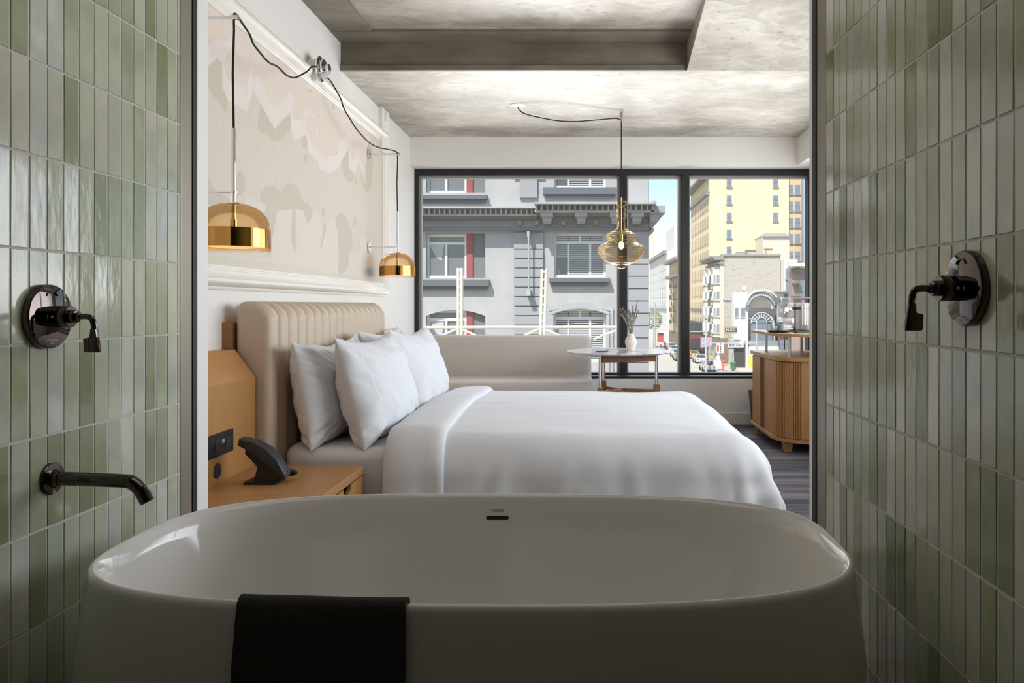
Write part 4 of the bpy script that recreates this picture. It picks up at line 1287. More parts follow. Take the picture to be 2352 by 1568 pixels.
tag(mb.build('waste_bin', M['black']), 'black tapered waste bin on the carpet behind the bar cabinet', 'waste bin')

SZ = 0.885
cm = thing('coffee_machine', 'grey and chrome espresso machine on the bar cabinet shelf', 'coffee machine', (1.85, 6.17, SZ))
mb = MB(); mb.box(1.70, 2.10, 6.08, 6.40, SZ + 0.012, 1.118, 0.008, 2)
mb.box(1.635, 1.705, 6.10, 6.38, 0.995, 1.118, 0.006, 2)
mb.build('housing', M['ceramicwhite'], cm, smooth=40)
mb = MB(); mb.box(1.625, 2.10, 6.06, 6.42, SZ, SZ + 0.014, 0.003)
mb.build('foot_plate', M['black'], cm)
mb = MB(); mb.box(1.60, 1.70, 6.12, 6.36, SZ + 0.014, SZ + 0.034, 0.003)
mb.build('drip_tray', M['steel'], cm)
mb = MB(); mb.box(1.672, 1.702, 6.11, 6.37, SZ + 0.034, 0.995, 0.002)
mb.build('splash_panel', M['chrome'], cm)
bx_, by_, bz_ = 1.60 + 0.02, 6.03, 1.063
mb = MB(); mb.lathe([(0.001, -0.022), (0.030, -0.022), (0.036, -0.018), (0.036, 0.012), (0.033, 0.016), (0.001, 0.016)], (wx(1801, 6.03), 6.03, 1.067), 32)
mb.cyl((wx(1801, 6.03), 6.03, 1.035), (wx(1801, 6.03), 6.03, 1.046), 0.008, 12)
mb.box(wx(1810, 6.03), wx(1819, 6.03), 6.02, 6.12, 1.046, 1.080, 0.004)
pf = mb.build('portafilter', M['chrome'], cm, smooth=40)
mb = MB(); mb.tube([(wx(1819, 6.03), 6.03, 1.073), (wx(1826, 6.03), 6.03, 1.074), (wx(1839, 6.03), 6.03, 1.074)], [0.009, 0.0125, 0.010], 14)
mb.build('handle', M['blackplastic'], pf, smooth=40)
mb = MB()
for px_, r_ in ((1843, 0.005), (1848.5, 0.0075), (1853, 0.005)):
    mb.cyl((wx(px_, 6.05), 6.05, SZ + 0.014), (wx(px_, 6.05), 6.05, 1.112), r_, 14)
mb.cyl((wx(1839, 6.05), 6.05, 1.074), (wx(1866, 6.05), 6.05, 1.074), 0.0055, 12)
mb.build('lever_group', M['chrome'], cm, smooth=40)
mb = MB(); z_ = 1.118
mb.tube(smooth_path([(1.66, 6.11, z_), (1.66, 6.11, z_ + 0.034), (1.68, 6.11, z_ + 0.04), (2.05, 6.11, z_ + 0.04), (2.07, 6.11, z_ + 0.034), (2.07, 6.11, z_)], 4), 0.003, 8)
mb.build('cup_rail', M['chrome'], cm, smooth=40)
mb = MB(); mb.tube(smooth_path([(1.66, 6.36, z_), (1.66, 6.36, z_ + 0.034), (1.68, 6.36, z_ + 0.04), (2.05, 6.36, z_ + 0.04), (2.07, 6.36, z_ + 0.034), (2.07, 6.36, z_)], 4), 0.003, 8)
mb.build('cup_rail', M['chrome'], cm, smooth=40)

ty_ = 5.96
tcx = wx(1787, ty_)
mb = MB(); mb.lathe([(0.001, 0.002), (0.072, 0.001), (0.092, 0.014), (0.094, 0.016), (0.0905, 0.0165), (0.072, 0.006), (0.001, 0.006)], (tcx, ty_, SZ), 48)
tag(mb.build('serving_tray', M['tray'], smooth=40), 'round black serving tray under the cups on the cabinet shelf', 'tray')
mb = MB(); c_ = (wx(1796, 5.98), 5.985, SZ + 0.0065)
mb.lathe([(0.001, 0), (0.028, 0), (0.046, 0.010), (0.047, 0.012), (0.028, 0.006), (0.001, 0.006)], c_, 32)
tag(mb.build('saucer', M['ceramicwhite'], smooth=40), 'pale saucer on the black tray under the green cup', 'saucer')
c_ = Vector((wx(1796, 5.98), 5.985, SZ + 0.0135))
cp = thing('coffee_cup', 'sage green cup upside down on a saucer on the black tray', 'cup', c_)
mb = MB(); mb.lathe([(0.037, 0), (0.036, 0.02), (0.032, 0.042), (0.028, 0.047), (0.001, 0.048)], c_, 32)
mb.build('body', M['ceramicgreen'], cp, smooth=40)
mb = MB(); mb.tube(smooth_path([c_ + Vector((0.02, 0.03, 0.012)), c_ + Vector((0.035, 0.052, 0.014)), c_ + Vector((0.033, 0.05, 0.034)), c_ + Vector((0.018, 0.028, 0.038))], 5), 0.003, 8)
mb.build('handle', M['ceramicgreen'], cp, smooth=40)
for gx, gy, lab in ((1771, 5.93, 'clear drinking glass on the black tray, left of the green cup'), (1780, 6.01, 'clear drinking glass on the black tray, behind the green cup')):
    mb = MB(); c_ = (wx(gx, gy), gy, SZ + 0.0066)
    mb.lathe([(0.0345, 0.0), (0.0335, 0.05), (0.031, 0.088), (0.030, 0.090), (0.001, 0.090)], c_, 32)
    tag(mb.build('drinking_glass', M['clearglass'], smooth=50), lab, 'glass', 'glasses on the tray')
mb = MB(); mb.box(wx(1829, 5.84), wx(1829, 5.84) + 0.19, 5.80, 5.92, SZ, SZ + 0.012, 0.002)
tag(mb.build('green_book', MAT('green_cloth', (70, 92, 78), 0.7)), 'flat green booklet on the cabinet shelf in front of the espresso machine', 'booklet')

# ------------------------------------------------------------------ amber pendant
PX, PYY = wx(1427, 6.12), 6.12
k_ = 6.12 / F * 0.33169
pen = [(6, 283), (9, 300), (30, 303), (40, 309), (42, 318), (38, 330), (27, 341), (22, 349), (26, 358), (33, 366), (36, 376), (33, 386), (30, 394), (36, 402), (37, 410), (33, 418), (27, 428), (24, 442), (26, 462), (29, 482), (35, 500), (52, 511), (74, 521), (94, 532), (107, 546), (107, 558), (100, 567), (95, 576), (97, 585), (115, 596), (140, 609), (157, 622), (166, 637), (168, 652), (163, 668), (155, 680), (147, 692), (136, 706), (120, 720), (98, 734), (66, 744), (46, 750), (40, 758), (30, 768), (12, 774), (1, 775)]
zc = lambda yz: CZ - (360 + yz * 0.33169 - CY) / F * 6.12
pn = thing('pendant_lamp', 'amber ribbed blown glass pendant hanging over the marble table', 'pendant lamp', (PX, PYY, zc(775)))
fine = []
for (r0, z0), (r1, z1) in zip(pen[2:], pen[3:]):
    n_ = 4
    for k in range(n_):
        t_ = k / n_; z_ = z0 + (z1 - z0) * t_; r_ = r0 + (r1 - r0) * t_
        fine.append(((r_ + (1.7 if z_ > 500 else 1.1) * math.sin(z_ * 0.55)) * k_, zc(z_) - zc(775)))
mb = MB(); mb.lathe(fine + [(0.001, 0.0)], (PX, PYY, zc(775)), 64)
mb.build('glass_shade', M['amberglass'], pn, smooth=60)
mb = MB(); mb.cyl((PX, PYY, zc(303)), (PX, PYY, zc(290)), 0.009, 16); mb.cyl((PX, PYY, zc(290)), (PX, PYY, zc(280)), 0.005, 12)
mb.build('cap', M['steel'], pn, smooth=40)
mb = MB(); mb.cyl((PX, PYY, zc(575)), (PX, PYY, zc(300)), 0.0042, 12); mb.cyl((PX, PYY, zc(583)), (PX, PYY, zc(535)), 0.015, 18)
mb.build('stem', M['brass'], pn, smooth=40)
mb = MB(); mb.lathe([(0.001, 0.062), (0.012, 0.060), (0.017, 0.052), (0.0195, 0.030), (0.017, 0.012), (0.010, 0.003), (0.001, 0)], (PX, PYY, zc(640)), 24)
mb.build('bulb', M['bulb'], pn, smooth=60)
hk = W(1427, 272, 6.12)
cc_ = W(1190, 242, 5.9)
mb = MB(); mb.box(PX - 0.012, PX + 0.012, PYY - 0.008, PYY + 0.008, 2.575, 2.645, 0.003)
mb.build('ceiling_hook', M['steel'], pn)
mb = MB()
mb.tube([(PX, PYY, zc(282)), (PX, PYY, 2.59)], 0.0042, 8)
run = [along(cc_, Vector((PX, PYY, 0)), px_, py_) for px_, py_ in ((1190, 246), (1193, 253), (1203, 260), (1222, 266), (1245, 271), (1280, 277), (1318, 279), (1350, 277), (1385, 274), (1410, 272), (1420, 273))]
mb.tube(smooth_path(run + [Vector((PX, PYY, 2.585))], 5), 0.0042, 8)
mb.build('cord', M['cord'], pn, smooth=60)
mb = MB(); mb.lathe([(0.062, 0.0), (0.060, -0.004), (0.03, -0.010), (0.001, -0.012)], (cc_.x, 5.88, 2.645), 40)
mb.build('ceiling_rose', M['trimwhite'], pn, smooth=40)

# ------------------------------------------------------------------ the street outside
GZ = CZ - 9.3
E_ = {}
E_['stucco'] = MAT('grey_stucco', (174, 172, 168), 0.9, col2=(162, 161, 159), noise_scale=0.8, bump=0.3, bump_scale=14)
E_['stone'] = MAT('grey_cast_stone', (172, 171, 169), 0.85, col2=(158, 158, 158), noise_scale=1.4)
E_['pier'] = MAT('mid_grey_stucco', (150, 150, 151), 0.9)
E_['darkgrey'] = MAT('dark_grey_stone', (118, 119, 122), 0.9)
E_['lead'] = MAT('weathered_plinth_grey', (96, 98, 102), 0.8)
E_['white'] = MAT('white_window_paint', (212, 212, 210), 0.6)
E_['red'] = MAT('faded_red_panel', (146, 74, 70), 0.7)
E_['panel'] = MAT('grey_infill_panel', (112, 114, 112), 0.7)
E_['blind'] = MAT('pale_window_blind', (178, 178, 176), 0.7)
E_['pane'] = MAT('street_window_glass', (74, 80, 84), 0.08, spec=0.7)
E_['panedark'] = MAT('dim_window_glass', (108, 112, 112), 0.2)
E_['yellow'] = MAT('yellow_brick', (226, 203, 168), 0.85, col2=(220, 195, 160), noise_scale=0.25)
E_['cream'] = MAT('cream_brick', (220, 202, 166), 0.85)
E_['winyellow'] = MAT('ochre_window_blind', (166, 142, 102), 0.5)
E_['winblue'] = MAT('blue_grey_window_glass', (122, 132, 142), 0.2)
E_['winpale'] = MAT('pale_bay_glass', (132, 138, 136), 0.3)
E_['brick'] = MAT('weathered_pale_brick', (146, 138, 124), 0.9, col2=(178, 170, 156), noise_scale=1.5, ramp=(0.30, 0.46), stretch=(0.6, 1, 2.2), detail=8, bump=0.3, bump_scale=6)
E_['cornice'] = MAT('grey_green_cornice', (140, 140, 134), 0.8)
E_['offwhite'] = MAT('white_painted_stucco', (212, 208, 200), 0.8)
E_['offwhite2'] = MAT('warm_white_stucco', (202, 192, 174), 0.8)
E_['tan'] = MAT('tan_brick', (208, 184, 150), 0.9)
E_['brownbrick'] = MAT('grey_brown_brick', (150, 132, 124), 0.9)
E_['blue'] = MAT('pale_blue_stucco', (158, 170, 186), 0.9)
E_['asphalt'] = MAT('sunlit_asphalt', (176, 168, 154), 0.9, col2=(186, 178, 164), noise_scale=0.2)
E_['walk'] = MAT('concrete_pavement', (196, 184, 168), 0.9)
E_['shop'] = MAT('dark_shopfront', (66, 62, 56), 0.6)
E_['shop2'] = MAT('brown_shopfront', (128, 110, 92), 0.7)
E_['awngreen'] = MAT('dark_green_awning', (66, 74, 66), 0.8)
E_['iron'] = MAT('iron_fire_escape', (96, 92, 86), 0.7)
E_['pole'] = MAT('grey_galvanised_steel', (168, 170, 172), 0.5)
E_['creamsteel'] = MAT('cream_painted_steel', (226, 218, 198), 0.5)
E_['tyre'] = MAT('black_rubber', (34, 34, 36), 0.8)

mb = MB(); mb.box(-60, 90, 12, 420, GZ - 0.4, GZ)
struct(mb.build('street', E_['asphalt']))
mb = MB(); mb.box(19.4, 21.4, 113, 330, GZ, GZ + 0.16); mb.box(21.4, 60, 98, 112, GZ, GZ + 0.16)
struct(mb.build('pavement', E_['walk']))

# ---- grey corner building straight across
GY = 30.0
def g6(x, y, d=GY):
    return W(940 + x * 0.30612, 300 + y * 0.30612, d)
gb = thing('corner_building', 'grey stucco corner building straight across the street, with cornice and red window panels', 'building', (-6, GY + 4, GZ))
FX = lambda u, v, w: Vector((u, GY + w, v))
def R6(x0, y0, x1, y1):
    a, b = g6(x0, y1), g6(x1, y0)
    return (a.x, b.x, a.z, b.z)
gx1 = W(1490, 700, GY).x
wins = {'L': [R6(125, y, 570, y + 335) for y in (130, 770)] + [R6(125, 1345, 570, 1745)], 'R': [R6(1085, y, 1475, y + 335) for y in (90, 765)] + [R6(1085, 1335, 1475, 1735)]}
far = []
for dx in (-1240, -2200):
    for y in (130, 770, 1400): far.append(R6(125 + dx, y, 570 + dx, y + 335))
slots = [R6(1718, y, 1758, y + 280) for y in (1040,)]
mb = MB()
mb.holes(FX, -30.0, gx1, GZ, 16.0, wins['L'] + wins['R'] + far, 0.42)
mb.box(gx1 - 0.02, gx1, GY, GY + 18, GZ, 16.0)
mb.box(-30, gx1, GY + 17.9, GY + 18, GZ, 16)
mb.box(-30, gx1, GY, GY + 18, 15.9, 16)
mb.build('wall', E_['stucco'], gb)
for (a, b, c, d), rise in ((wins['L'][2], 0.25), (wins['R'][2], 0.25)):     # arched heads over the lowest windows
    n = 16; mb = MB()
    for k in range(n):
        t0, t1 = k / n, (k + 1) / n
        h = lambda t: d - rise * (2 * t - 1) ** 2 * 0.95
        mb.prism([(a + (b - a) * t0, h(t0)), (a + (b - a) * t1, h(t1)), (a + (b - a) * t1, d + .001), (a + (b - a) * t0, d + .001)], FX, -0.001, 0.40)
    mb.build('arch_head', E_['stucco'], gb)
mb = MB()                                               # raised arch surround on the right
a, b, c, d = wins['R'][2]
for off, w_, pr in ((0.14, 0.13, 0.14), (0.29, 0.16, 0.08)):
    n = 20; pts0 = []; 
    for k in range(n + 1):
        t = k / n; pts0.append((a - off + (b - a + 2 * off) * t, d + off * 0.9 - 0.25 * (2 * t - 1) ** 2))
    for (x0, z0), (x1, z1) in zip(pts0, pts0[1:]):
        mb.prism([(x0, z0 - w_), (x1, z1 - w_), (x1, z1), (x0, z0)], FX, -pr, 0.01)
    for xx in (pts0[0][0], pts0[-1][0]):
        s = 1 if xx < (a + b) / 2 else -1
        mb.box(min(xx, xx + s * w_), max(xx, xx + s * w_), GY - pr + 0.004, GY + 0.01, c - 1, pts0[0][1] - w_ * 0.9)
mb.build('arch_surround', E_['stone'], gb)

def gray_window(kind, rect, y_top):
    a, b, c, d = rect
    yw = GY + 0.26
    w = MB()
    def vb(x, z0, z1, t=0.07): w.box(x - t / 2, x + t / 2, yw - 0.05, yw + 0.03, z0, z1)
    def hb(x0, x1, z, t=0.07): w.box(x0, x1, yw - 0.055, yw + 0.035, z - t / 2, z + t / 2)
    s = (b - a) / 445.0 if kind == 'L' else (b - a) / 390.0
    e = a + 300 * s if kind == 'L' else b
    for x in (a + 0.05, e - 0.04): vb(x, c, d, 0.09)
    for z in (c + 0.05, d - 0.06): hb(a, e, z, 0.10)
    tr = d - 72 * s * 1.0
    hb(a, e, tr, 0.11)
    if kind == 'L':
        vb(a + 145 * s, c, tr, 0.10)
    else:
        vb((a + b) / 2, tr, d, 0.08); vb(a + 108 * s, c, tr, 0.09); vb(a + 272 * s, c, tr, 0.09)
    o = w.build('window', E_['white'], gb)
    m_ = MB(); m_.box(a, e, yw, yw + 0.02, c, d); m_.build('pane', E_['panedark'] if kind == 'L' else E_['pane'], o)
    if kind == 'L':
        m_ = MB(); m_.box(a + 300 * s, a + 346 * s, yw - 0.10, yw + 0.02, c, d); m_.build('red_panel', E_['red'], o)
        m_ = MB(); m_.box(a + 346 * s, b, yw - 0.02, yw + 0.02, c, d); m_.build('grey_panel', E_['panel'], o)
        m_ = MB()                                          # half drawn curtain
        m_.poly([(a + 15 * s, yw - 0.012, tr - 0.05), (a + 130 * s, yw - 0.012, tr - 0.05), (a + 110 * s, yw - 0.012, tr - 2.0 * (d - tr) * 0.9), (a + 70 * s, yw - 0.012, tr - 1.5 * (d - tr))])
        m_.build('curtain', E_['blind'], o)
    else:
        m_ = MB()
        zz = d - 0.08
        while zz > c + 0.1:
            for x0, x1 in ((a + 8 * s, a + 100 * s), (a + 115 * s, a + 265 * s), (a + 280 * s, b - 8 * s)):
                if x0 < a + 100 * s and zz < c + (d - c) * 0.45: continue
                m_.box(x0, x1, yw - 0.03, yw - 0.008, zz - 0.022, zz + 0.022)
            zz -= 0.085
        m_.build('blind', E_['blind'], o)
for r in wins['L']: gray_window('L', r, 0)
for r in wins['R']: gray_window('R', r, 0)
for r in far: gray_window('L', r, 0)
for x0, x1, y0, y1, pr in ((75, 605, 1118, 1165, 0.30), (85, 590, 490, 518, 0.30), (1050, 1505, 1108, 1135, 0.30), (1005, 1555, 430, 482, 0.22)):
    a, b, c, d = R6(x0, y0, x1, y1)
    mb = MB(); mb.box(a, b, GY - pr, GY + 0.02, c, d); mb.box(a + 0.1, b - 0.1, GY - pr * 0.6, GY + 0.02, c - 0.15, c)
    mb.build('sill', E_['lead'], gb)
# string cornice with dentils
mb = MB()
def gbox(x0, y0, x1, y1, pr, back=0.05):
    a, b, c, d = R6(x0, y0, x1, y1); mb.box(a, b, GY - pr, GY + back, c, d)
gbox(-2600, 592, 960, 604, 1.00); gbox(-2600, 640, 960, 650, 0.66); gbox(-2600, 604, 960, 640, 0.55)
x = -1400
while x < 950:
    gbox(x, 606, x + 9, 640, 0.80); x += 37.5
gbox(955, 572, 1815, 586, 1.5); gbox(955, 622, 1815, 634, 1.1); gbox(955, 586, 1815, 622, 0.95)
x = 962
while x < 1810:
    gbox(x, 588, x + 9, 622, 1.25); x += 40
mb.build('cornice', E_['stone'], gb)
mb = MB()
gbox(-2600, 650, 960, 668, 0.35); gbox(-2600, 735, 1810, 752, 0.30); gbox(-2600, 725, 1800, 735, 0.18); gbox(955, 634, 1815, 650, 0.7)
mb.build('frieze_moulding', E_['darkgrey'], gb)
for x in (1040, 1290, 1545, 1700):
    mb = MB(); gbox(x - 45, 634, x + 45, 660, 1.0); gbox(x - 32, 660, x + 32, 690, 0.7); gbox(x - 28, 690, x + 28, 708, 0.45)
    mb.build('bracket', E_['stone'], gb)
for x in (830, 955, 1157, 1400, 1715):
    c = g6(x, 695); mb = MB(); mb.lathe([(0.001, 0.10), (0.05, 0.10), (0.07, 0.05), (0.09, 0.05), (0.11, 0.09), (0.115, 0.05), (0.118, 0.0)], c, 18, (0, -1, 0))
    mb.lathe([(r * 1.0, h) for r, h in ((0.001, 0.1), (0.03, 0.12))], c, 12, (0, -1, 0))
    mb.build('rosette', E_['tan'], gb, smooth=40)
mb = MB()                                               # rusticated pier and its dark head
gbox(785, 770, 1005, 888, 0.10)
y = 893
while y < 2300:
    gbox(788, y, 1005, y + 64, 0.16); y += 71
mb.build('rusticated_pier', E_['pier'], gb)
mb = MB(); gbox(1640, 760, 1797, 1000, 0.14); y = 1005
while y < 2300:
    gbox(1640, y, 1797, y + 84, 0.14); y += 92
gbox(1800, 560, 1830, 590, 1.4); gbox(1797, 590, 1900, 640, 1.1, 3.0); gbox(1797, 640, 1860, 690, 0.9, 2.6); gbox(1797, 735, 1830, 760, 0.3, 2)
gbox(830, 300, 960, 505, 0.12); gbox(775, 300, 1005, 330, 0.2)
mb.build('corner_pier', E_['pier'], gb)
p0, p1 = g6(895, 755, GY - 0.5), g6(895, 1200, GY - 0.5)
mb = MB(); mb.cyl(p0, p1, 0.035, 10); mb.box(p1.x - 0.08, p1.x + 0.08, p1.y - 0.08, p1.y + 0.5, p1.z - 0.2, p1.z + 0.04); mb.box(p0.x - .06, p0.x + .06, GY - 0.5, GY, p0.z - 0.2, p0.z)
mb.build('downpipe', E_['pole'], gb, smooth=40)

# ---- cream steel lattice masts with their rail, this side of the street
SD = 22.0
def s6(x, y): return W(940 + x * 0.30612, 300 + y * 0.30612, SD)
sf = thing('sign_frame', 'cream steel lattice masts and rail standing in front of the grey building', 'steel frame', (s6(680, 1480).x, SD, GZ))
for xa, xb, ya, lean in ((367, 394, 1030, 0), (985, 1015, 1038, 12)):
    mb = MB()
    for xx in (xa, xb):
        mb.tube([s6(xx + lean, ya), s6(xx, 1500), s6(xx, 2300)], 0.045, 8)
    yy = ya + 20
    while yy < 1500:
        mb.tube([s6(xa + lean * (1500 - yy) / 470, yy), s6(xb + lean * (1500 - yy) / 470, yy)], 0.03, 6); yy += 62
    mb.build('mast', E_['creamsteel'], sf, smooth=50)
mb = MB(); mb.tube([s6(-900, 1481), s6(700, 1474), s6(1575, 1474)], 0.04, 8)
mb.build('rail', E_['creamsteel'], sf, smooth=50)
for a, b in (((370, 1480), (100, 1600)), ((395, 1488), (640, 1600)), ((985, 1480), (700, 1610)), ((1005, 1485), (1260, 1590)), ((1575, 1488), (1380, 1566)), ((1575, 1488), (1575, 2300))):
    mb = MB(); mb.tube([s6(*a), s6(*b)], 0.035, 6); mb.build('brace', E_['creamsteel'], sf, smooth=50)

# ---- receding street front on the right: each building is a block with its own windows
def block(name, label, x0, x1, y0, y1, z1, mat, z0=GZ):
    t = thing(name, label, 'building', ((x0 + x1) / 2, (y0 + y1) / 2, z0))
    mb = MB(); mb.box(x0, x1, y0, y1, z0, z1); mb.build('wall', mat, t)
    return t
def wins_side(t, x, ys, zs, wy, wz, mat, name='window', frame=None):
    """windows on the face looking at -X"""
    proto = None
    for z in zs:
        for y in ys:
            if proto is None:
                mb = MB(); mb.box(x - 0.02, x + 0.05, y - wy / 2, y + wy / 2, z - wz / 2, z + wz / 2)
                mb.box(x - 0.14, x + 0.02, y - wy / 2 - 0.1, y + wy / 2 + 0.1, z - wz / 2 - 0.15, z - wz / 2)
                proto = mb.build(name, mat, t); p0 = (y, z)
            else:
                copy_child(proto, t, Vector((0, y - p0[0], z - p0[1])))
def wins_front(t, y, xs, zs, wx_, wz, mat, name='window'):
    proto = None
    for z in zs:
        for x in xs:
            if proto is None:
                mb = MB(); mb.box(x - wx_ / 2, x + wx_ / 2, y - 0.03, y + 0.05, z - wz / 2, z + wz / 2)
                mb.box(x - wx_ / 2 - 0.1, x + wx_ / 2 + 0.1, y - 0.22, y, z - wz / 2 - 0.2, z - wz / 2)
                mb.box(x - 0.03, x + 0.03, y - 0.06, y, z - wz / 2, z + wz / 2); mb.box(x - wx_ / 2, x + wx_ / 2, y - 0.06, y, z - 0.03, z + 0.03)
                proto = mb.build(name, mat, t); p0 = (x, z)
            else:
                copy_child(proto, t, Vector((x - p0[0], 0, z - p0[1])))
def zx(px, d): return (px - CX) / F * d
def zz(py, d): return CZ - (py - CY) / F * d
b8 = lambda x, y: (1580 + x * 0.29323, 400 + y * 0.29323)

D = 140.0
yb = thing('yellow_building', 'tall yellow brick building rising behind the pale brick hotel', 'building', (31, 152, GZ))
mb = MB(); mb.box(zx(1630, D), zx(1812, D), D, D + 24, GZ, 36); mb.build('wall', E_['yellow'], yb)
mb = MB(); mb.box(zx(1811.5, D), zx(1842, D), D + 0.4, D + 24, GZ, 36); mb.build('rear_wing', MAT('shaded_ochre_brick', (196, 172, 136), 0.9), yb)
xL = zx(1630, D)
mb = MB(); mb.box(xL - 0.06, xL + 0.01, D + 0.3, D + 24, GZ, 36)
mb.build('street_face', E_['cream'], yb)
xs = [(1669.4 + 1680.3) / 2, (1775.9 + 1787) / 2]
rows = [400 + 0.29323 * y for y in (65, 200, 335, 468, 600)]
wins_front(yb, D, [zx(xs[0], D)], [zz(y, D) for y in rows], 0.9, 1.55, E_['winblue'])
wins_front(yb, D, [zx(xs[1], D)], [zz(y, D) for y in rows[:3]], 0.9, 1.55, E_['winblue'])
wins_front(yb, D + 0.4, [zx(1817, D), zx(1833, D)], [zz(400 + 0.29323 * y, D) for y in (118, 248, 376, 503, 640)], 0.95, 1.75, E_['winblue'])
zrow = [zz(400 + 0.29323 * (225 + 136 * k), D) for k in range(8)]
wins_side(yb, xL - 0.06, [D + 1.6 + 2.25 * k for k in range(10)], [z for z in zrow], 0.85, 1.95, E_['winyellow'])
mb = MB()
for z, pr in ((zz(400 + 0.29323 * 150, D), 0.7), (zz(400 + .29323 * 135, D), 0.4), (zz(400 + 0.29323 * 1060, D), 0.25), (zz(400 + .29323 * 15, D), 1.6)):
    mb.box(xL - pr, xL, D, D + 24, z - 0.2, z + 0.2)
mb.build('string_course', E_['cornice'], yb)
mb = MB(); z_ = zz(400 + .29323 * 1190, D); mb.box(xL - 2.6, xL, D + 1, D + 22, z_ - 0.9, z_ + 0.6); mb.build('awning', E_['awngreen'], yb)
mb = MB(); mb.box(xL - 0.3, xL, D + 0.5, D + 23, GZ, z_ - 1.2); mb.build('shopfront', E_['shop'], yb)
bl_ = block('blue_grey_building', 'pale blue grey building edge beside the yellow building, at the right of the window', zx(1846, 139), zx(1900, 139), 139, 150, 33, E_['blue'])
wins_front(bl_, 139, [zx(1858, 139)], [zz(y, 139) for y in (425, 465, 505, 545)], 0.9, 1.6, E_['winblue'])

D = 120.0
hb_ = thing('brick_hotel', 'pale weathered brick hotel with a bay window front, below the yellow building', 'building', (26.4, 126, GZ))
xh = zx(1655.6, D)
mb = MB(); mb.box(xh, zx(1792.6, D), D, D + 12.6, GZ, zz(585.5, D)); mb.build('wall', E_['brick'], hb_)
mb = MB()
for z0, z1, pr in ((587, 592, 1.5), (592, 597, 1.1), (603, 606, 0.5)):
    mb.box(xh - pr, xh + 0.4, D - 0.3, D + 12.8, zz(z1, D), zz(z0, D))
mb.build('cornice', E_['cornice'], hb_)
mb = MB(); mb.box(xh - 0.1, xh + 0.5, D - 0.05, D + 12.7, zz(776, D), zz(600, D)); mb.build('front', E_['offwhite2'], hb_)
for k in range(3):
    yc = D + 1.9 + k * 4.3
    mb = MB()
    mb.prism([(xh, yc - 1.5), (xh - 1.0, yc - 0.8), (xh - 1.0, yc + 0.8), (xh, yc + 1.5)], lambda u, v, w: Vector((u, v, w)), zz(774, D), zz(612, D))
    bay = mb.build('bay', E_['offwhite2'], hb_)
    for r in range(4):
        z = zz(640 + 38 * r, D)
        mb = MB(); mb.prism([(xh - 0.15, yc - 1.42), (xh - 1.03, yc - 0.78), (xh - 1.03, yc + 0.78), (xh - 0.15, yc + 1.42)], lambda u, v, w: Vector((u, v, w)), z - 0.65, z + 0.65)
        mb.prism([(xh - 0.1, yc - 1.62), (xh - 1.1, yc - 0.86), (xh - 1.1, yc + 0.86), (xh - 0.1, yc + 1.62)], lambda u, v, w: Vector((u, v, w)), z - 0.95, z - 0.83)
        mb.build('bay_window', E_['winpale'], bay)
        mb = MB()
        for (u, v) in ((xh - 0.62, yc - 1.10), (xh - 1.04, yc - 0.78), (xh - 1.04, yc), (xh - 1.04, yc + 0.78)):
            mb.box(u - 0.09, u + 0.09, v - 0.09, v + 0.09, z - 0.7, z + 0.7)
        mb.build('mullion', E_['offwhite'], bay)
mb = MB(); mb.box(xh, zx(1792.6, D), D - 0.25, D + 0.2, zz(588, D), zz(584, D)); mb.build('parapet', E_['cornice'], hb_)
mb = MB(); mb.box(xh - 0.2, zx(1672, D), D - 0.12, D + 0.1, GZ, zz(776, D)); mb.build('shopfront', E_['shop2'], hb_)
mb = MB()
for k in range(4):
    z = zz(650 + 38 * k, D)
    mb.box(xh - 1.5, xh - 0.9, D + 1.2, D + 3.2, z - 1.0, z - 0.9)
    for j in range(7): mb.box(xh - 1.5, xh - 1.45, D + 1.2 + j * 0.33, D + 1.25 + j * 0.33, z - 0.9, z + 0.1)
    mb.tube([(xh - 1.4, D + 3.0, z - 1.0), (xh - 1.4, D + 1.2, z + 1.5)], 0.06, 5)
mb.build('fire_escape', E_['iron'], hb_)
wt = thing('roof_tower', 'pale stair tower on the roof behind the pale brick hotel', 'tower', (zx(1785, 133), 136, zz(585, 133)))
mb = MB(); mb.box(zx(1752, 134), zx(1813, 134), 134, 140, zz(640, 134), zz(543, 134)); mb.build('wall', E_['offwhite2'], wt)
mb = MB(); a, b, z0, z1 = zx(1751, 134), zx(1815, 134), zz(543, 134), zz(533, 134)
mb.loft([[Vector(p) for p in ((a, 133.6, z0), (b, 133.6, z0), (b, 140.4, z0), (a, 140.4, z0))], [Vector(p) for p in ((a + 1, 135.5, z1), (b - 0.6, 135.5, z1), (b - 0.6, 138.5, z1), (a + 1, 138.5, z1))]], True, True, True)
mb.build('roof', E_['cornice'], wt)
for px, w_, h_, m_, lab in ((1700, 16, 6, 'offwhite', 'low white vent box on the hotel roof, left'), (1724, 20, 10, 'brick', 'brick chimney box at the middle of the hotel roof'), (1765, 12, 14, 'tan', 'tan chimney pot by the roof tower')):
    mb = MB(); mb.box(zx(px - w_ / 2, 124), zx(px + w_ / 2, 124), 123, 125, zz(585.4, 120), zz(585 - h_, 124)); mb.box(zx(px - w_ / 2 - 1, 124), zx(px + w_ / 2 + 1, 124), 122.8, 125.2, zz(586 - h_, 124), zz(584 - h_, 124))
    tag(mb.build('chimney', E_[m_]), lab, 'chimney')

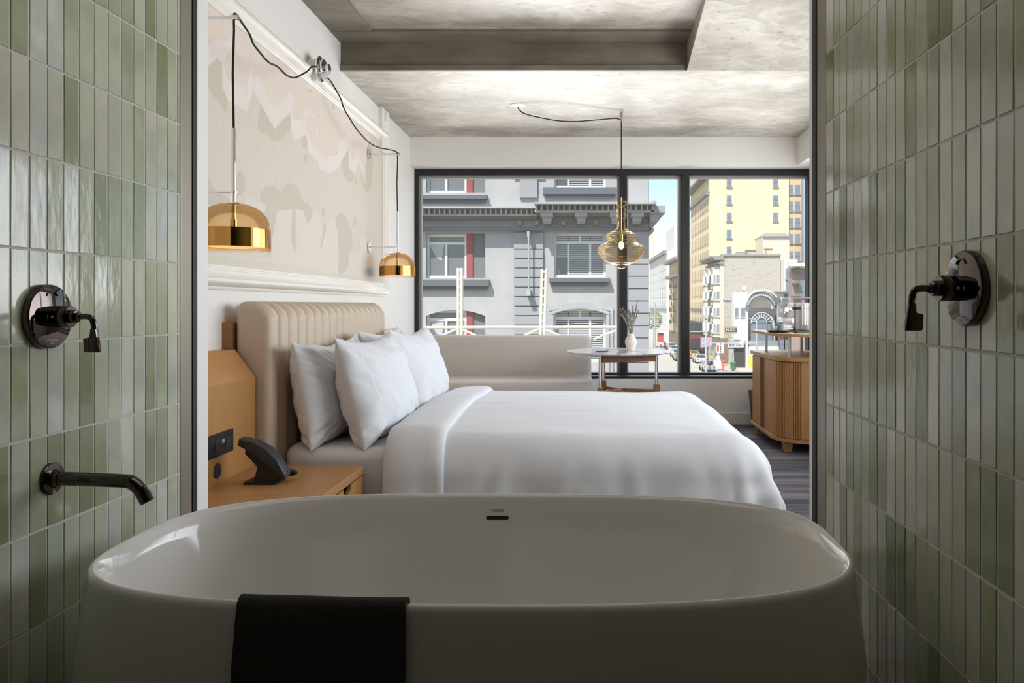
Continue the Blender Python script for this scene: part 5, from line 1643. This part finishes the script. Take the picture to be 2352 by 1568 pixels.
D = 112.0
th_ = thing('arched_building', 'white building with a big grey arch and fan window, right of the HOTEL sign', 'building', (25.5, 114, GZ))
A_ = lambda x, y: (zx(b8(x, y)[0], D), zz(b8(x, y)[1], D))
x0, z1 = A_(350, 925); x1, _ = A_(460, 925); xr, _ = A_(690, 925)
FY = lambda u, v, w: Vector((u, D + w, v))
mb = MB(); mb.box(x0, x1, D - 1, D + 0.7, GZ, z1); mb.box(x1, xr, D + 0.5, D + 6, GZ, A_(0, 1010)[1])
mb.build('wall', E_['offwhite'], th_)
def arch_ring(c, r0, r1, w0, w1, m, nm, n=28, a0=0, a1=180):
    mb = MB()
    for k in range(n):
        p, q = math.radians(a0 + (a1 - a0) * k / n), math.radians(a0 + (a1 - a0) * (k + 1) / n)
        pts = [A_(c[0] + r * math.cos(t), c[1] - r * math.sin(t)) for r, t in ((r0, p), (r1, p), (r1, q), (r0, q))]
        mb.prism(pts, FY, w0, w1)
    return mb.build(nm, m, th_)
def arch_disc(c, r, w0, w1, m, nm, par):
    mb = MB(); pts = [A_(c[0] + r * math.cos(t), c[1] - r * math.sin(t)) for t in [math.pi * k / 28 for k in range(29)]]
    mb.prism(pts, FY, w0, w1); return mb.build(nm, m, par)
arch_disc((565, 1045), 128, -0.2, 0.6, E_['offwhite'], 'gable', th_)
arch_ring((575, 1040), 128, 140, -0.9, -0.1, E_['offwhite'], 'arch_rim')
arch_ring((560, 1055), 92, 122, -1.3, -0.1, E_['darkgrey'], 'arch_band')
arch_ring((560, 1055), 84, 92, -1.0, -0.1, E_['offwhite'], 'arch_inner_rim')
for k in range(17):
    t = math.radians(18 + 144 * k / 16); p = A_(560 + 107 * math.cos(t), 1055 - 107 * math.sin(t))
    mb = MB(); mb.lathe([(0.001, 0.0), (0.10, 0.02), (0.13, 0.12), (0.10, 0.22), (0.001, 0.24)], (p[0], D - 1.25, p[1]), 10, (0, -1, 0))
    mb.build('arch_stud', E_['offwhite'], th_, smooth=60)
fan = arch_disc((572, 1165), 84, -0.35, 0.2, E_['winblue'], 'fan_window', th_)
mb = MB()
for k in range(9):
    t = math.radians(10 + 20 * k); p, q = A_(572 + 42 * math.cos(t), 1165 - 42 * math.sin(t)), A_(572 + 82 * math.cos(t), 1165 - 82 * math.sin(t))
    mb.tube([(p[0], D - 0.45, p[1]), (q[0], D - 0.45, q[1])], 0.05, 6)
for r in (42, 82):
    mb.tube([(A_(572 + r * math.cos(t), 1165 - r * math.sin(t))[0], D - 0.45, A_(0, 1165 - r * math.sin(t))[1]) for t in [math.pi * k / 20 for k in range(21)]], 0.06, 6)
mb.build('glazing_bars', E_['offwhite'], fan, smooth=50)
mb = MB(); a = A_(490, 1165); b = A_(656, 1300); mb.box(a[0], b[0], D - 0.3, D + 0.3, b[1], a[1]); mb.build('lower_window', E_['winblue'], th_)
mb = MB(); a = A_(435, 1300); b = A_(690, 1345); mb.box(a[0], b[0], D - 1.2, D + 0.2, b[1], a[1]); mb.build('fascia', E_['cornice'], th_)
for xx, ww in ((372, 12), (412, 10), (430, 8)):
    a = A_(xx - ww, 1045); b = A_(xx + ww, 1130); mb = MB(); mb.box(a[0], b[0], D - 1.04, D - 0.98, b[1], a[1]); mb.build('narrow_window', E_['winblue'], th_)
mb = MB(); a = A_(440, 1345); b = A_(690, 1500); mb.box(a[0], b[0], D - 1.6, D - 1.2, b[1], a[1]); mb.build('blue_hoarding', MAT('pale_blue_hoarding', (190, 208, 228), 0.8), th_)
mb = MB(); a = A_(452, 1410); b = A_(500, 1570); mb.box(a[0], b[0], D - 1.9, D - 1.6, GZ, a[1]); mb.build('yellow_hoarding', MAT('yellow_hoarding', (226, 196, 92), 0.8), th_)
mb = MB(); a = A_(350, 1310); b = A_(436, 1560); mb.box(a[0], b[0], D - 1.15, D - 1, GZ, a[1]); mb.build('shopfront', E_['shop'], th_)
mb = MB(); a = A_(436, 1300); b = A_(450, 1560); mb.box(a[0], b[0], D - 1.9, D - 1.0, GZ, A_(0, 1290)[1]); mb.build('pilaster', E_['offwhite'], th_)
# small satellite dish and tank on its roof
mb = MB(); c = A_(450, 890); mb.cyl((c[0], D + 1, A_(0, 925)[1]), (c[0], D + 1, c[1]), 0.08, 8); mb.lathe([(0.001, 0.0), (0.15, 0.03), (0.3, 0.12)], (c[0], D + 0.8, c[1]), 20, (-0.3, -1, 0.3))
tag(mb.build('satellite_dish', E_['offwhite'], smooth=50), 'white satellite dish on the roof left of the grey arch', 'dish')

wb = block('white_terrace', 'white rendered building between the pale brick hotel and the brown brick building', 31.2, zx(1832, 118), 118, 128, zz(596, 118), E_['offwhite'])
wins_front(wb, 118, [zx(p, 118) for p in (1808, 1815, 1824)], [zz(y, 118) for y in (628, 655)], 0.5, 1.6, E_['winblue'])
lb_ = block('low_brick_building', 'low brown brick building with grey shop fascia to the right of the arch', 29.1, zx(1850, 110), 110, 117, zz(671, 110), E_['brownbrick'])
mb = MB(); mb.box(zx(1778, 110), zx(1850, 110), 109.3, 110, zz(694, 110), zz(683, 110)); mb.box(zx(1778, 110), zx(1850, 110), 109.6, 110, zz(675, 110), zz(669, 110)); mb.build('fascia', E_['lead'], lb_)
mb = MB(); mb.box(zx(1784, 110), zx(1850, 110), 109.6, 110, zz(740, 110), zz(694, 110)); mb.build('shopfront', E_['blue'], lb_)
wins_front(lb_, 109.6, [zx(p, 110) for p in (1795, 1805, 1818)], [zz(y, 110) for y in (760, 790)], 0.8, 1.3, E_['winblue'])
D = 100.0
bb = block('brown_brick_building', 'brown brick building with a white cornice at the right edge of the window', zx(1818, D), zx(1900, D), D, D + 1.6, zz(604, D), E_['brownbrick'])
mb = MB(); mb.box(zx(1808, D), zx(1900, D), D - 1.2, D, zz(612, D), zz(604, D)); mb.box(zx(1813, D), zx(1900, D), D - 0.7, D, zz(616, D), zz(612, D)); mb.build('cornice', E_['offwhite'], bb)
wins_front(bb, D, [zx(p, D) for p in (1840, 1852, 1864)], [zz(y, D) for y in (660, 720)], 0.5, 2.3, E_['winblue'])
mb = MB()
for k in range(5):
    z = zz(620 + 30 * k, D); mb.box(zx(1818, D), zx(1836, D), D - 0.9, D - 0.05, z - 0.08, z)
    for j in range(6): mb.box(zx(1818, D) + j * 0.2, zx(1818, D) + j * 0.2 + 0.04, D - 0.9, D - 0.86, z, z + 0.9)
mb.build('fire_escape', E_['iron'], bb)

# far end of the street
xf = 21.5
wf = block('white_office_building', 'white office building far down the street, left of the tan building', xf, 24.3, 196, 246, zz(576, 196), E_['offwhite'])
wins_side(wf, xf, [200 + 6.3 * k for k in range(8)], [zz(y, 200) for y in (611, 632, 652, 674, 696)], 2.2, 1.6, E_['winblue'])
mb = MB(); mb.box(xf - 0.8, xf, 196, 246, zz(582, 196), zz(574, 196)); mb.box(xf - 0.3, xf, 196, 246, zz(712, 196), zz(709, 196)); mb.build('cornice', E_['cornice'], wf)
tn = block('tan_building', 'tan brick building with fire escapes far down the street', xf, xf + 9, 166, 190, zz(592, 166), E_['tan'])
wins_side(tn, xf, [169.5 + 5.6 * k for k in range(4)], [zz(y, 170) for y in (645, 675, 703, 731)], 1.3, 1.9, E_['iron'])
mb = MB(); mb.box(xf - 1.6, xf, 165.5, 190, zz(596, 166), zz(589, 166)); mb.box(xf - 1.0, xf, 165.5, 190, zz(633, 166), zz(626, 166)); mb.build('cornice', E_['cornice'], tn)
mb = MB()
for k in range(4):
    z = zz(659 + 28 * k, 176); mb.box(xf - 1.2, xf, 175, 181, z - 0.1, z)
    for j in range(10): mb.box(xf - 1.2, xf - 1.12, 175 + j * 0.62, 175.08 + j * 0.62, z, z + 0.9)
    mb.tube([(xf - 0.7, 176, z), (xf - 0.7, 180, z + 2.4)], 0.08, 5)
mb.build('fire_escape', E_['iron'], tn)
mb = MB(); mb.box(xf - 0.3, xf, 167, 189, GZ, zz(762, 176)); mb.build('shopfront', E_['shop2'], tn)
block('pale_tower', 'pale tower block rising behind the tan building at the end of the street', 24.5, 36, 205, 225, zz(517, 205), E_['offwhite'])
block('low_pale_block', 'lower pale block behind the white office building, beside the cornice of the grey building', 19, 24.4, 262, 280, zz(530, 262), E_['offwhite2'])
block('end_block', 'white block closing the far end of the street', 10, 30, 330, 345, zz(690, 330), E_['offwhite'])

# ---- signs
def board(name, label, cat, px0, px1, py0, py1, d, mat, dep=0.15):
    t = thing(name, label, cat, (zx((px0 + px1) / 2, d), d, zz(py1, d)))
    mb = MB(); mb.box(zx(px0, d), zx(px1, d), d, d + dep, zz(py1, d), zz(py0, d)); mb.build('panel', mat, t)
    return t
def words(t, s, px, py, h_px, d, mat, name='lettering'):
    return text(name, s, h_px / F * d * 1.38, (zx(px, d), d - 0.02, zz(py, d)), (1, 0, 0), (0, 0, 1), mat, t, 0.02)
S_ = {'navy': MAT('navy_sign_paint', (58, 66, 104), 0.6), 'white': MAT('white_sign_paint', (236, 234, 228), 0.6), 'tan': MAT('tan_sign_paint', (160, 142, 108), 0.6),
      'red': MAT('red_sign_paint', (186, 48, 48), 0.6), 'grey': MAT('grey_sign_paint', (150, 148, 150), 0.6), 'blue': MAT('blue_sign_paint', (86, 118, 176), 0.6), 'black': MAT('black_sign_paint', (44, 42, 42), 0.6)}
hs_ = board('hotel_sign', 'projecting tan HOTEL sign with a navy band, in front of the brick wall', 'sign', 1664.6, 1693.5, 749.5, 766, 109.5, S_['tan'])
mb = MB(); mb.box(zx(1665.3, 109.5), zx(1692.8, 109.5), 109.44, 109.5, zz(761, 109.5), zz(754, 109.5)); mb.build('band', S_['navy'], hs_)
words(hs_, 'HOTEL', 1679, 757.6, 5.2, 109.42, S_['white'])
mb = MB(); mb.tube([(zx(1668, 109.5), 109.6, zz(766, 109.5)), (zx(1683, 110.6), 110.7, zz(777, 110.6))], 0.04, 6); mb.build('bracket', E_['pole'], hs_)
hl = board('wall_sign', 'small grey HOTEL sign painted high on the pale brick wall', 'sign', 1661.2, 1680, 684, 689.8, 119.85, S_['grey'], 0.1)
words(hl, 'HOTEL', 1670.6, 686.9, 5.0, 119.8, S_['white'])
pk = board('park_sign', 'upright red and white PARK sign over the pavement', 'sign', 1646, 1662.5, 787.5, 810.5, 115.0, S_['white'])
for k, ch in enumerate('PARK'):
    words(pk, ch, 1655, 790.5 + 5.6 * k, 4.6, 114.98, S_['navy'])
mb = MB(); mb.box(zx(1647, 115), zx(1650.6, 115), 114.92, 115, zz(806.5, 115), zz(792, 115)); mb.build('red_stripe', S_['red'], pk)
ch_ = board('shop_sign', 'white and grey Chinese shop sign above the shopfronts', 'sign', 1673, 1708, 782, 797.5, 110.6, S_['white'])
words(ch_, '\u9326\u6210', 1681, 793, 4.6, 110.58, S_['blue'])
mb = MB(); mb.box(zx(1673.5, 110.6), zx(1706.5, 110.6), 110.5, 110.6, zz(801, 110.6), zz(797.8, 110.6)); mb.build('lower_strip', S_['black'], ch_)
mb = MB()
for k in range(2): mb.box(zx(1690, 110.6), zx(1704, 110.6), 110.55, 110.6, zz(792.4 + 2.4 * k, 110.6), zz(791 + 2.4 * k, 110.6))
mb.build('small_lines', S_['grey'], ch_)
bn = thing('street_banner', 'pink and pale blue striped banner hanging by the street pole', 'banner', (zx(1622, 112), 112, zz(799, 112)))
for k in range(9):
    mb = MB(); mb.box(zx(1609 + 3 * k, 112), zx(1612 + 3 * k, 112), 112, 112.04, zz(798 - 0.4 * k, 112), zz(774.5, 112))
    mb.build('stripe', MAT('banner_pink', (196, 150, 160), 0.8) if k % 2 else MAT('banner_blue', (136, 156, 184), 0.8), bn)
bs = board('blue_sign', 'turquoise square sign over the pavement by the tan building', 'sign', 1555.5, 1570, 736.5, 756, 152, MAT('turquoise_sign', (112, 176, 188), 0.6))
mb = MB(); mb.box(zx(1560, 152), zx(1562, 152), 151.95, 152, zz(752, 150), zz(741, 150)); mb.build('mark', S_['white'], bs)
rk = board('red_kiosk', 'red kiosk on the far pavement beyond the marble table', 'kiosk', 1512, 1524, 763, 786, 165, MAT('red_kiosk_paint', (176, 84, 80), 0.7), 2.0)
mb = MB(); mb.box(zx(1511, 165), zx(1530, 165), 164.6, 167.5, zz(764, 165), zz(761.5, 165)); mb.build('roof', S_['white'], rk)
aw = board('red_awning', 'dark red awning over the shops below the yellow building', 'awning', 1586, 1612, 771, 777, 135, MAT('dark_red_awning', (126, 62, 66), 0.8), 2.0)
mb = MB(); mb.tube([(zx(1587, 135), 135, zz(777, 135)), (zx(1587, 135), 137, zz(771, 135))], 0.05, 6); mb.build('stay', E_['iron'], aw)

# ---- street furniture: poles, wires
def pole(label, px, d, top, r, boxes=()):
    t = thing('street_pole', label, 'pole', (zx(px, d), d, GZ))
    mb = MB(); mb.tube([(zx(px, d), d, GZ), (zx(px, d), d, zz(top, d))], [r * 1.3, r], 10); mb.build('shaft', E_['pole'], t, smooth=50)
    for (w_, y0, y1) in boxes:
        mb = MB(); mb.box(zx(px, d) - w_, zx(px, d) + w_, d - w_, d + w_, zz(y1, d), zz(y0, d)); mb.build('signal_box', E_['pole'], t)
    return t
p1_ = pole('tall grey street pole with boxes, beside the bay windows of the hotel', 1621.5, 104, 706, 0.13, ((0.28, 723, 731), (0.16, 704, 712)))
p2_ = pole('grey lamp pole in front of the white pilaster and fan window', 1738, 104, 735, 0.09, ())
mb = MB(); mb.tube(smooth_path([(zx(1738, 104), 104, zz(737, 104)), (zx(1728, 104), 104, zz(733, 104)), (zx(1712, 104), 104, zz(729, 104)), (zx(1696, 104), 104, zz(728, 104))], 4), 0.05, 6); mb.box(zx(1690, 104), zx(1697, 104), 103.9, 104.1, zz(729, 104), zz(727, 104))
mb.build('lamp_arm', E_['pole'], p2_, smooth=50)
p3_ = pole('thin street lamp pole in front of the tree down the street', 1504.5, 150, 695, 0.10, ())
mb = MB(); mb.tube(smooth_path([(zx(1490, 150), 150, zz(751, 150)), (zx(1500, 150), 150, zz(745, 150)), (zx(1515, 150), 150, zz(743, 150)), (zx(1580, 150), 150, zz(744, 150))], 4), 0.08, 6); mb.build('signal_arm', E_['pole'], p3_, smooth=50)
pole('short pole at the parking bay, left of the red figure', 1611, 112, 825, 0.06, ((0.14, 825, 829),))
for (a, b, lab) in (((1612, 787.5), (1742, 787.5), 'pale overhead wire across the PARK sign'), ((1583, 761.5), (1622, 761, ), 'pale overhead wire left of the tall street pole')):
    mb = MB(); mb.tube([(zx(a[0], 105), 105, zz(a[1], 105)), (zx((a[0] + b[0]) / 2, 105), 105, zz(a[1] + 0.4, 105)), (zx(b[0], 105), 105, zz(b[1], 105))], 0.035, 6)
    tag(mb.build('overhead_wire', E_['creamsteel']), lab, 'wire')

# ---- tree down the street
tr_ = thing('street_tree', 'leafy green street tree at the far corner beside the grey building', 'tree', (zx(1500, 165), 165, GZ))
mb = MB(); mb.tube([(zx(1503, 165), 165, GZ), (zx(1503, 165), 165, zz(738, 165))], [0.22, 0.14], 8); mb.build('trunk', MAT('grey_bark', (110, 98, 84), 0.9), tr_, smooth=50)
mb = MB(); rg = random.Random(3)
for k in range(700):
    a = rg.uniform(0, 6.283); u = rg.uniform(-1, 1); r_ = rg.uniform(0.4, 1) ** 0.5
    c = Vector((zx(1501, 165) + 2.0 * r_ * math.sqrt(1 - u * u) * math.cos(a), 165 + 2.0 * r_ * math.sqrt(1 - u * u) * math.sin(a), zz(734, 165) + 2.2 * r_ * u))
    n = Vector((rg.uniform(-1, 1), rg.uniform(-1, 1), rg.uniform(0, 1))).normalized(); t1 = n.orthogonal().normalized(); t2 = n.cross(t1)
    s = rg.uniform(0.12, 0.28)
    mb.poly([c - t1 * s, c - t2 * s * 0.5, c + t1 * s, c + t2 * s * 0.5])
mb.build('foliage', MAT('olive_leaves', (122, 126, 84), 0.8, col2=(162, 160, 116), noise_scale=0.8), tr_)

# ---- cars
def car(label, px, py, d, yaw, col, dark=False):
    x, z = zx(px, d), GZ
    t = thing('car', label, 'car', (x, d, z), 'cars in the street')
    c, s = math.cos(yaw), math.sin(yaw)
    T = lambda u, v, w: Vector((x + u * c - w * s, d + u * s + w * c, z + v))       # u along the car, w across
    paint = MAT('car_paint', col, 0.25, coat=0.6)
    lower = [(-2.2, 0.35), (-2.25, 0.75), (-1.9, 0.92), (-1.0, 0.98), (1.6, 1.0), (2.15, 0.88), (2.25, 0.5), (2.15, 0.3)]
    mb = MB(); mb.prism(lower, T, -0.86, 0.86, 0.08, 2)
    mb.prism([(-1.1, 0.95), (-0.35, 1.42), (1.0, 1.44), (1.75, 0.97)], T, -0.70, 0.70, 0.06, 2)
    mb.build('body', paint, t, smooth=40)
    mb = MB(); mb.prism([(-1.02, 0.98), (-0.33, 1.37), (0.97, 1.39), (1.62, 1.0)], T, -0.712, 0.712)
    mb.prism([(-1.13, 1.0), (-0.46, 1.39), (-0.40, 1.37), (-1.05, 0.98)], T, -0.6, 0.6); mb.prism([(1.80, 1.0), (1.12, 1.41), (1.05, 1.39), (1.72, 0.98)], T, -0.6, 0.6)
    mb.build('windows', E_['pane'], t)
    for u in (-1.4, 1.4):
        for w in (-0.80, 0.80):
            mb = MB(); mb.cyl(T(u, 0.32, w - 0.10), T(u, 0.32, w + 0.10), 0.32, 18); mb.build('wheel', E_['tyre'], t, smooth=40)
    for w in (-0.62, 0.62):
        mb = MB(); a = T(2.2, 0.72, w); mb.obox(a, (c, s, 0), (-s, c, 0), (0, 0, 1), 0.06, 0.16, 0.08, 0.02); mb.build('tail_light', S_['red'], t)
    return t
H = math.pi / 2
car('white car seen from behind at the kerb, left of the tall street pole', 1607, 830, 122, -H, (226, 226, 226))
car('grey car at the bottom of the window, left of the coral figure', 1624, 850, 107.5, -H, (170, 168, 168))
car('tan taxi parked beyond the white car', 1592, 822, 133, -H, (222, 178, 110))
car('dark grey parked car, nearest the marble table edge', 1560, 826, 127, -H, (120, 118, 116))
car('silver parked car behind the dark grey one', 1553, 818, 136, -H, (196, 194, 190))
car('white parked van beyond the silver car', 1547, 808, 147, -H, (232, 230, 226))
car('pale parked car furthest along the kerb', 1541, 802, 158, -H, (206, 200, 192))

# ---- people
def person(label, px, d, top, trousers, pose=0.0, hold=None):
    x = zx(px, d)
    t = thing('person', label, 'person', (x, d, GZ))
    def skin(name, verts, edges, mat, root):
        me = bpy.data.meshes.new(name)
        me.from_pydata([Vector(v[:3]) for v in verts], edges, [])
        me.materials.append(mat)
        o = bpy.data.objects.new(name, me); COL.objects.link(o); o.parent = t
        m = o.modifiers.new('skin', 'SKIN')
        for i, v in enumerate(verts):
            me.skin_vertices[0].data[i].radius = (v[3], v[3] * 0.8)
            me.skin_vertices[0].data[i].use_root = (i == root)
        s = o.modifiers.new('subdivision', 'SUBSURF'); s.levels = s.render_levels = 2
        ORG[o.name] = ORG[t.name].copy()
        return o
    st = 0.16 + pose
    V = [(0, 0, 0.95, 0.15), (0, 0, 1.18, 0.13), (0, 0, 1.40, 0.15), (0, 0, 1.50, 0.06), (0, 0, 1.60, 0.095), (0, 0, 1.70, 0.09),
         (-0.19, 0, 1.40, 0.065), (-0.26, 0.02, 1.14, 0.05), (-0.24, -0.08, 0.90, 0.04), (-0.24, -0.10, 0.80, 0.045),
         (0.19, 0, 1.40, 0.065), (0.26, 0.04, 1.14, 0.05), (0.25, -0.06, 0.90, 0.04), (0.25, -0.08, 0.80, 0.045),
         (-0.10, 0, 0.88, 0.10), (-0.11, -st * 0.4, 0.48, 0.07), (-0.11, -st, 0.08, 0.05), (-0.11, -st - 0.14, 0.05, 0.045),
         (0.10, 0, 0.88, 0.10), (0.11, st * 0.2, 0.48, 0.07), (0.11, st, 0.08, 0.05), (0.11, st - 0.13, 0.05, 0.045)]
    Ed = [(0, 1), (1, 2), (2, 3), (3, 4), (4, 5), (2, 6), (6, 7), (7, 8), (8, 9), (2, 10), (10, 11), (11, 12), (12, 13), (0, 14), (14, 15), (15, 16), (16, 17), (0, 18), (18, 19), (19, 20), (20, 21)]
    skin('body', V, Ed, MAT('skin_tone', (176, 132, 106), 0.7), 0)
    k = 0.022
    J = [V[i][:3] + (V[i][3] + k,) for i in (0, 1, 2, 6, 7, 8, 10, 11, 12)]
    skin('jacket', J, [(0, 1), (1, 2), (2, 3), (3, 4), (4, 5), (2, 6), (6, 7), (7, 8)], top, 0)
    L = [V[i][:3] + (V[i][3] + k,) for i in (0, 14, 15, 16, 18, 19, 20)]
    skin('trousers', L, [(0, 1), (1, 2), (2, 3), (0, 4), (4, 5), (5, 6)], trousers, 0)
    mb = MB(); mb.lathe([(0.105, 0.0), (0.112, 0.05), (0.09, 0.11), (0.04, 0.135), (0.001, 0.14)], ORG[t.name] + Vector((0, 0.01, 1.66)), 16)
    mb.build('hair', MAT('dark_hair', (52, 42, 38), 0.8), t, smooth=60)
    return t
C_ = lambda n, c: MAT(n, c, 0.85)
person('person in a red jacket and dark trousers standing by the parked white car', 1625, 117, C_('red_jacket', (206, 76, 70)), C_('dark_trousers', (60, 54, 58)))
person('person in a lime green jacket standing by the white tent', 1634, 118, C_('lime_jacket', (176, 206, 84)), C_('pink_trousers', (206, 140, 150)))
person('person in coral red clothes walking on the near pavement below the PARK sign', 1661, 107, C_('coral_jacket', (226, 110, 92)), C_('coral_trousers', (214, 104, 88)), 0.1)
person('person in pale clothes walking on the far pavement beside the red kiosk', 1518, 160, C_('pale_jacket', (216, 212, 208)), C_('grey_trousers', (110, 110, 116)))
person('person in dark clothes on the far pavement beyond the marble table', 1527, 158, C_('navy_jacket', (66, 70, 84)), C_('black_trousers', (56, 56, 60)))
tn_ = thing('market_tent', 'white pointed tent on the pavement under the PARK sign', 'tent', (zx(1645, 114), 114, GZ + 0.16))
mb = MB(); c = Vector((zx(1645, 114), 114, GZ + 0.16))
mb.loft([[c + Vector((sx * 0.75, sy * 0.9, 0)) for sx, sy in ((-1, -1), (1, -1), (1, 1), (-1, 1))], [c + Vector((sx * 0.45 + 0.1, sy * 0.5, 0.9)) for sx, sy in ((-1, -1), (1, -1), (1, 1), (-1, 1))], [c + Vector((0.32 + sx * 0.03, sy * 0.03, 1.75)) for sx, sy in ((-1, -1), (1, -1), (1, 1), (-1, 1))]], True, True, True)
mb.build('canvas', C_('white_canvas', (238, 238, 234)), tn_)
mb = MB(); c = Vector((zx(1684, 108), 108, GZ + 0.16)); mb.lathe([(0.36, 0), (0.42, 0.9), (0.46, 0.95), (0.3, 1.05), (0.001, 1.08)], c, 18)
tag(mb.build('litter_bin', C_('green_bin', (82, 122, 84)), smooth=50), 'green litter bin on the pavement by the shopfronts', 'litter bin')
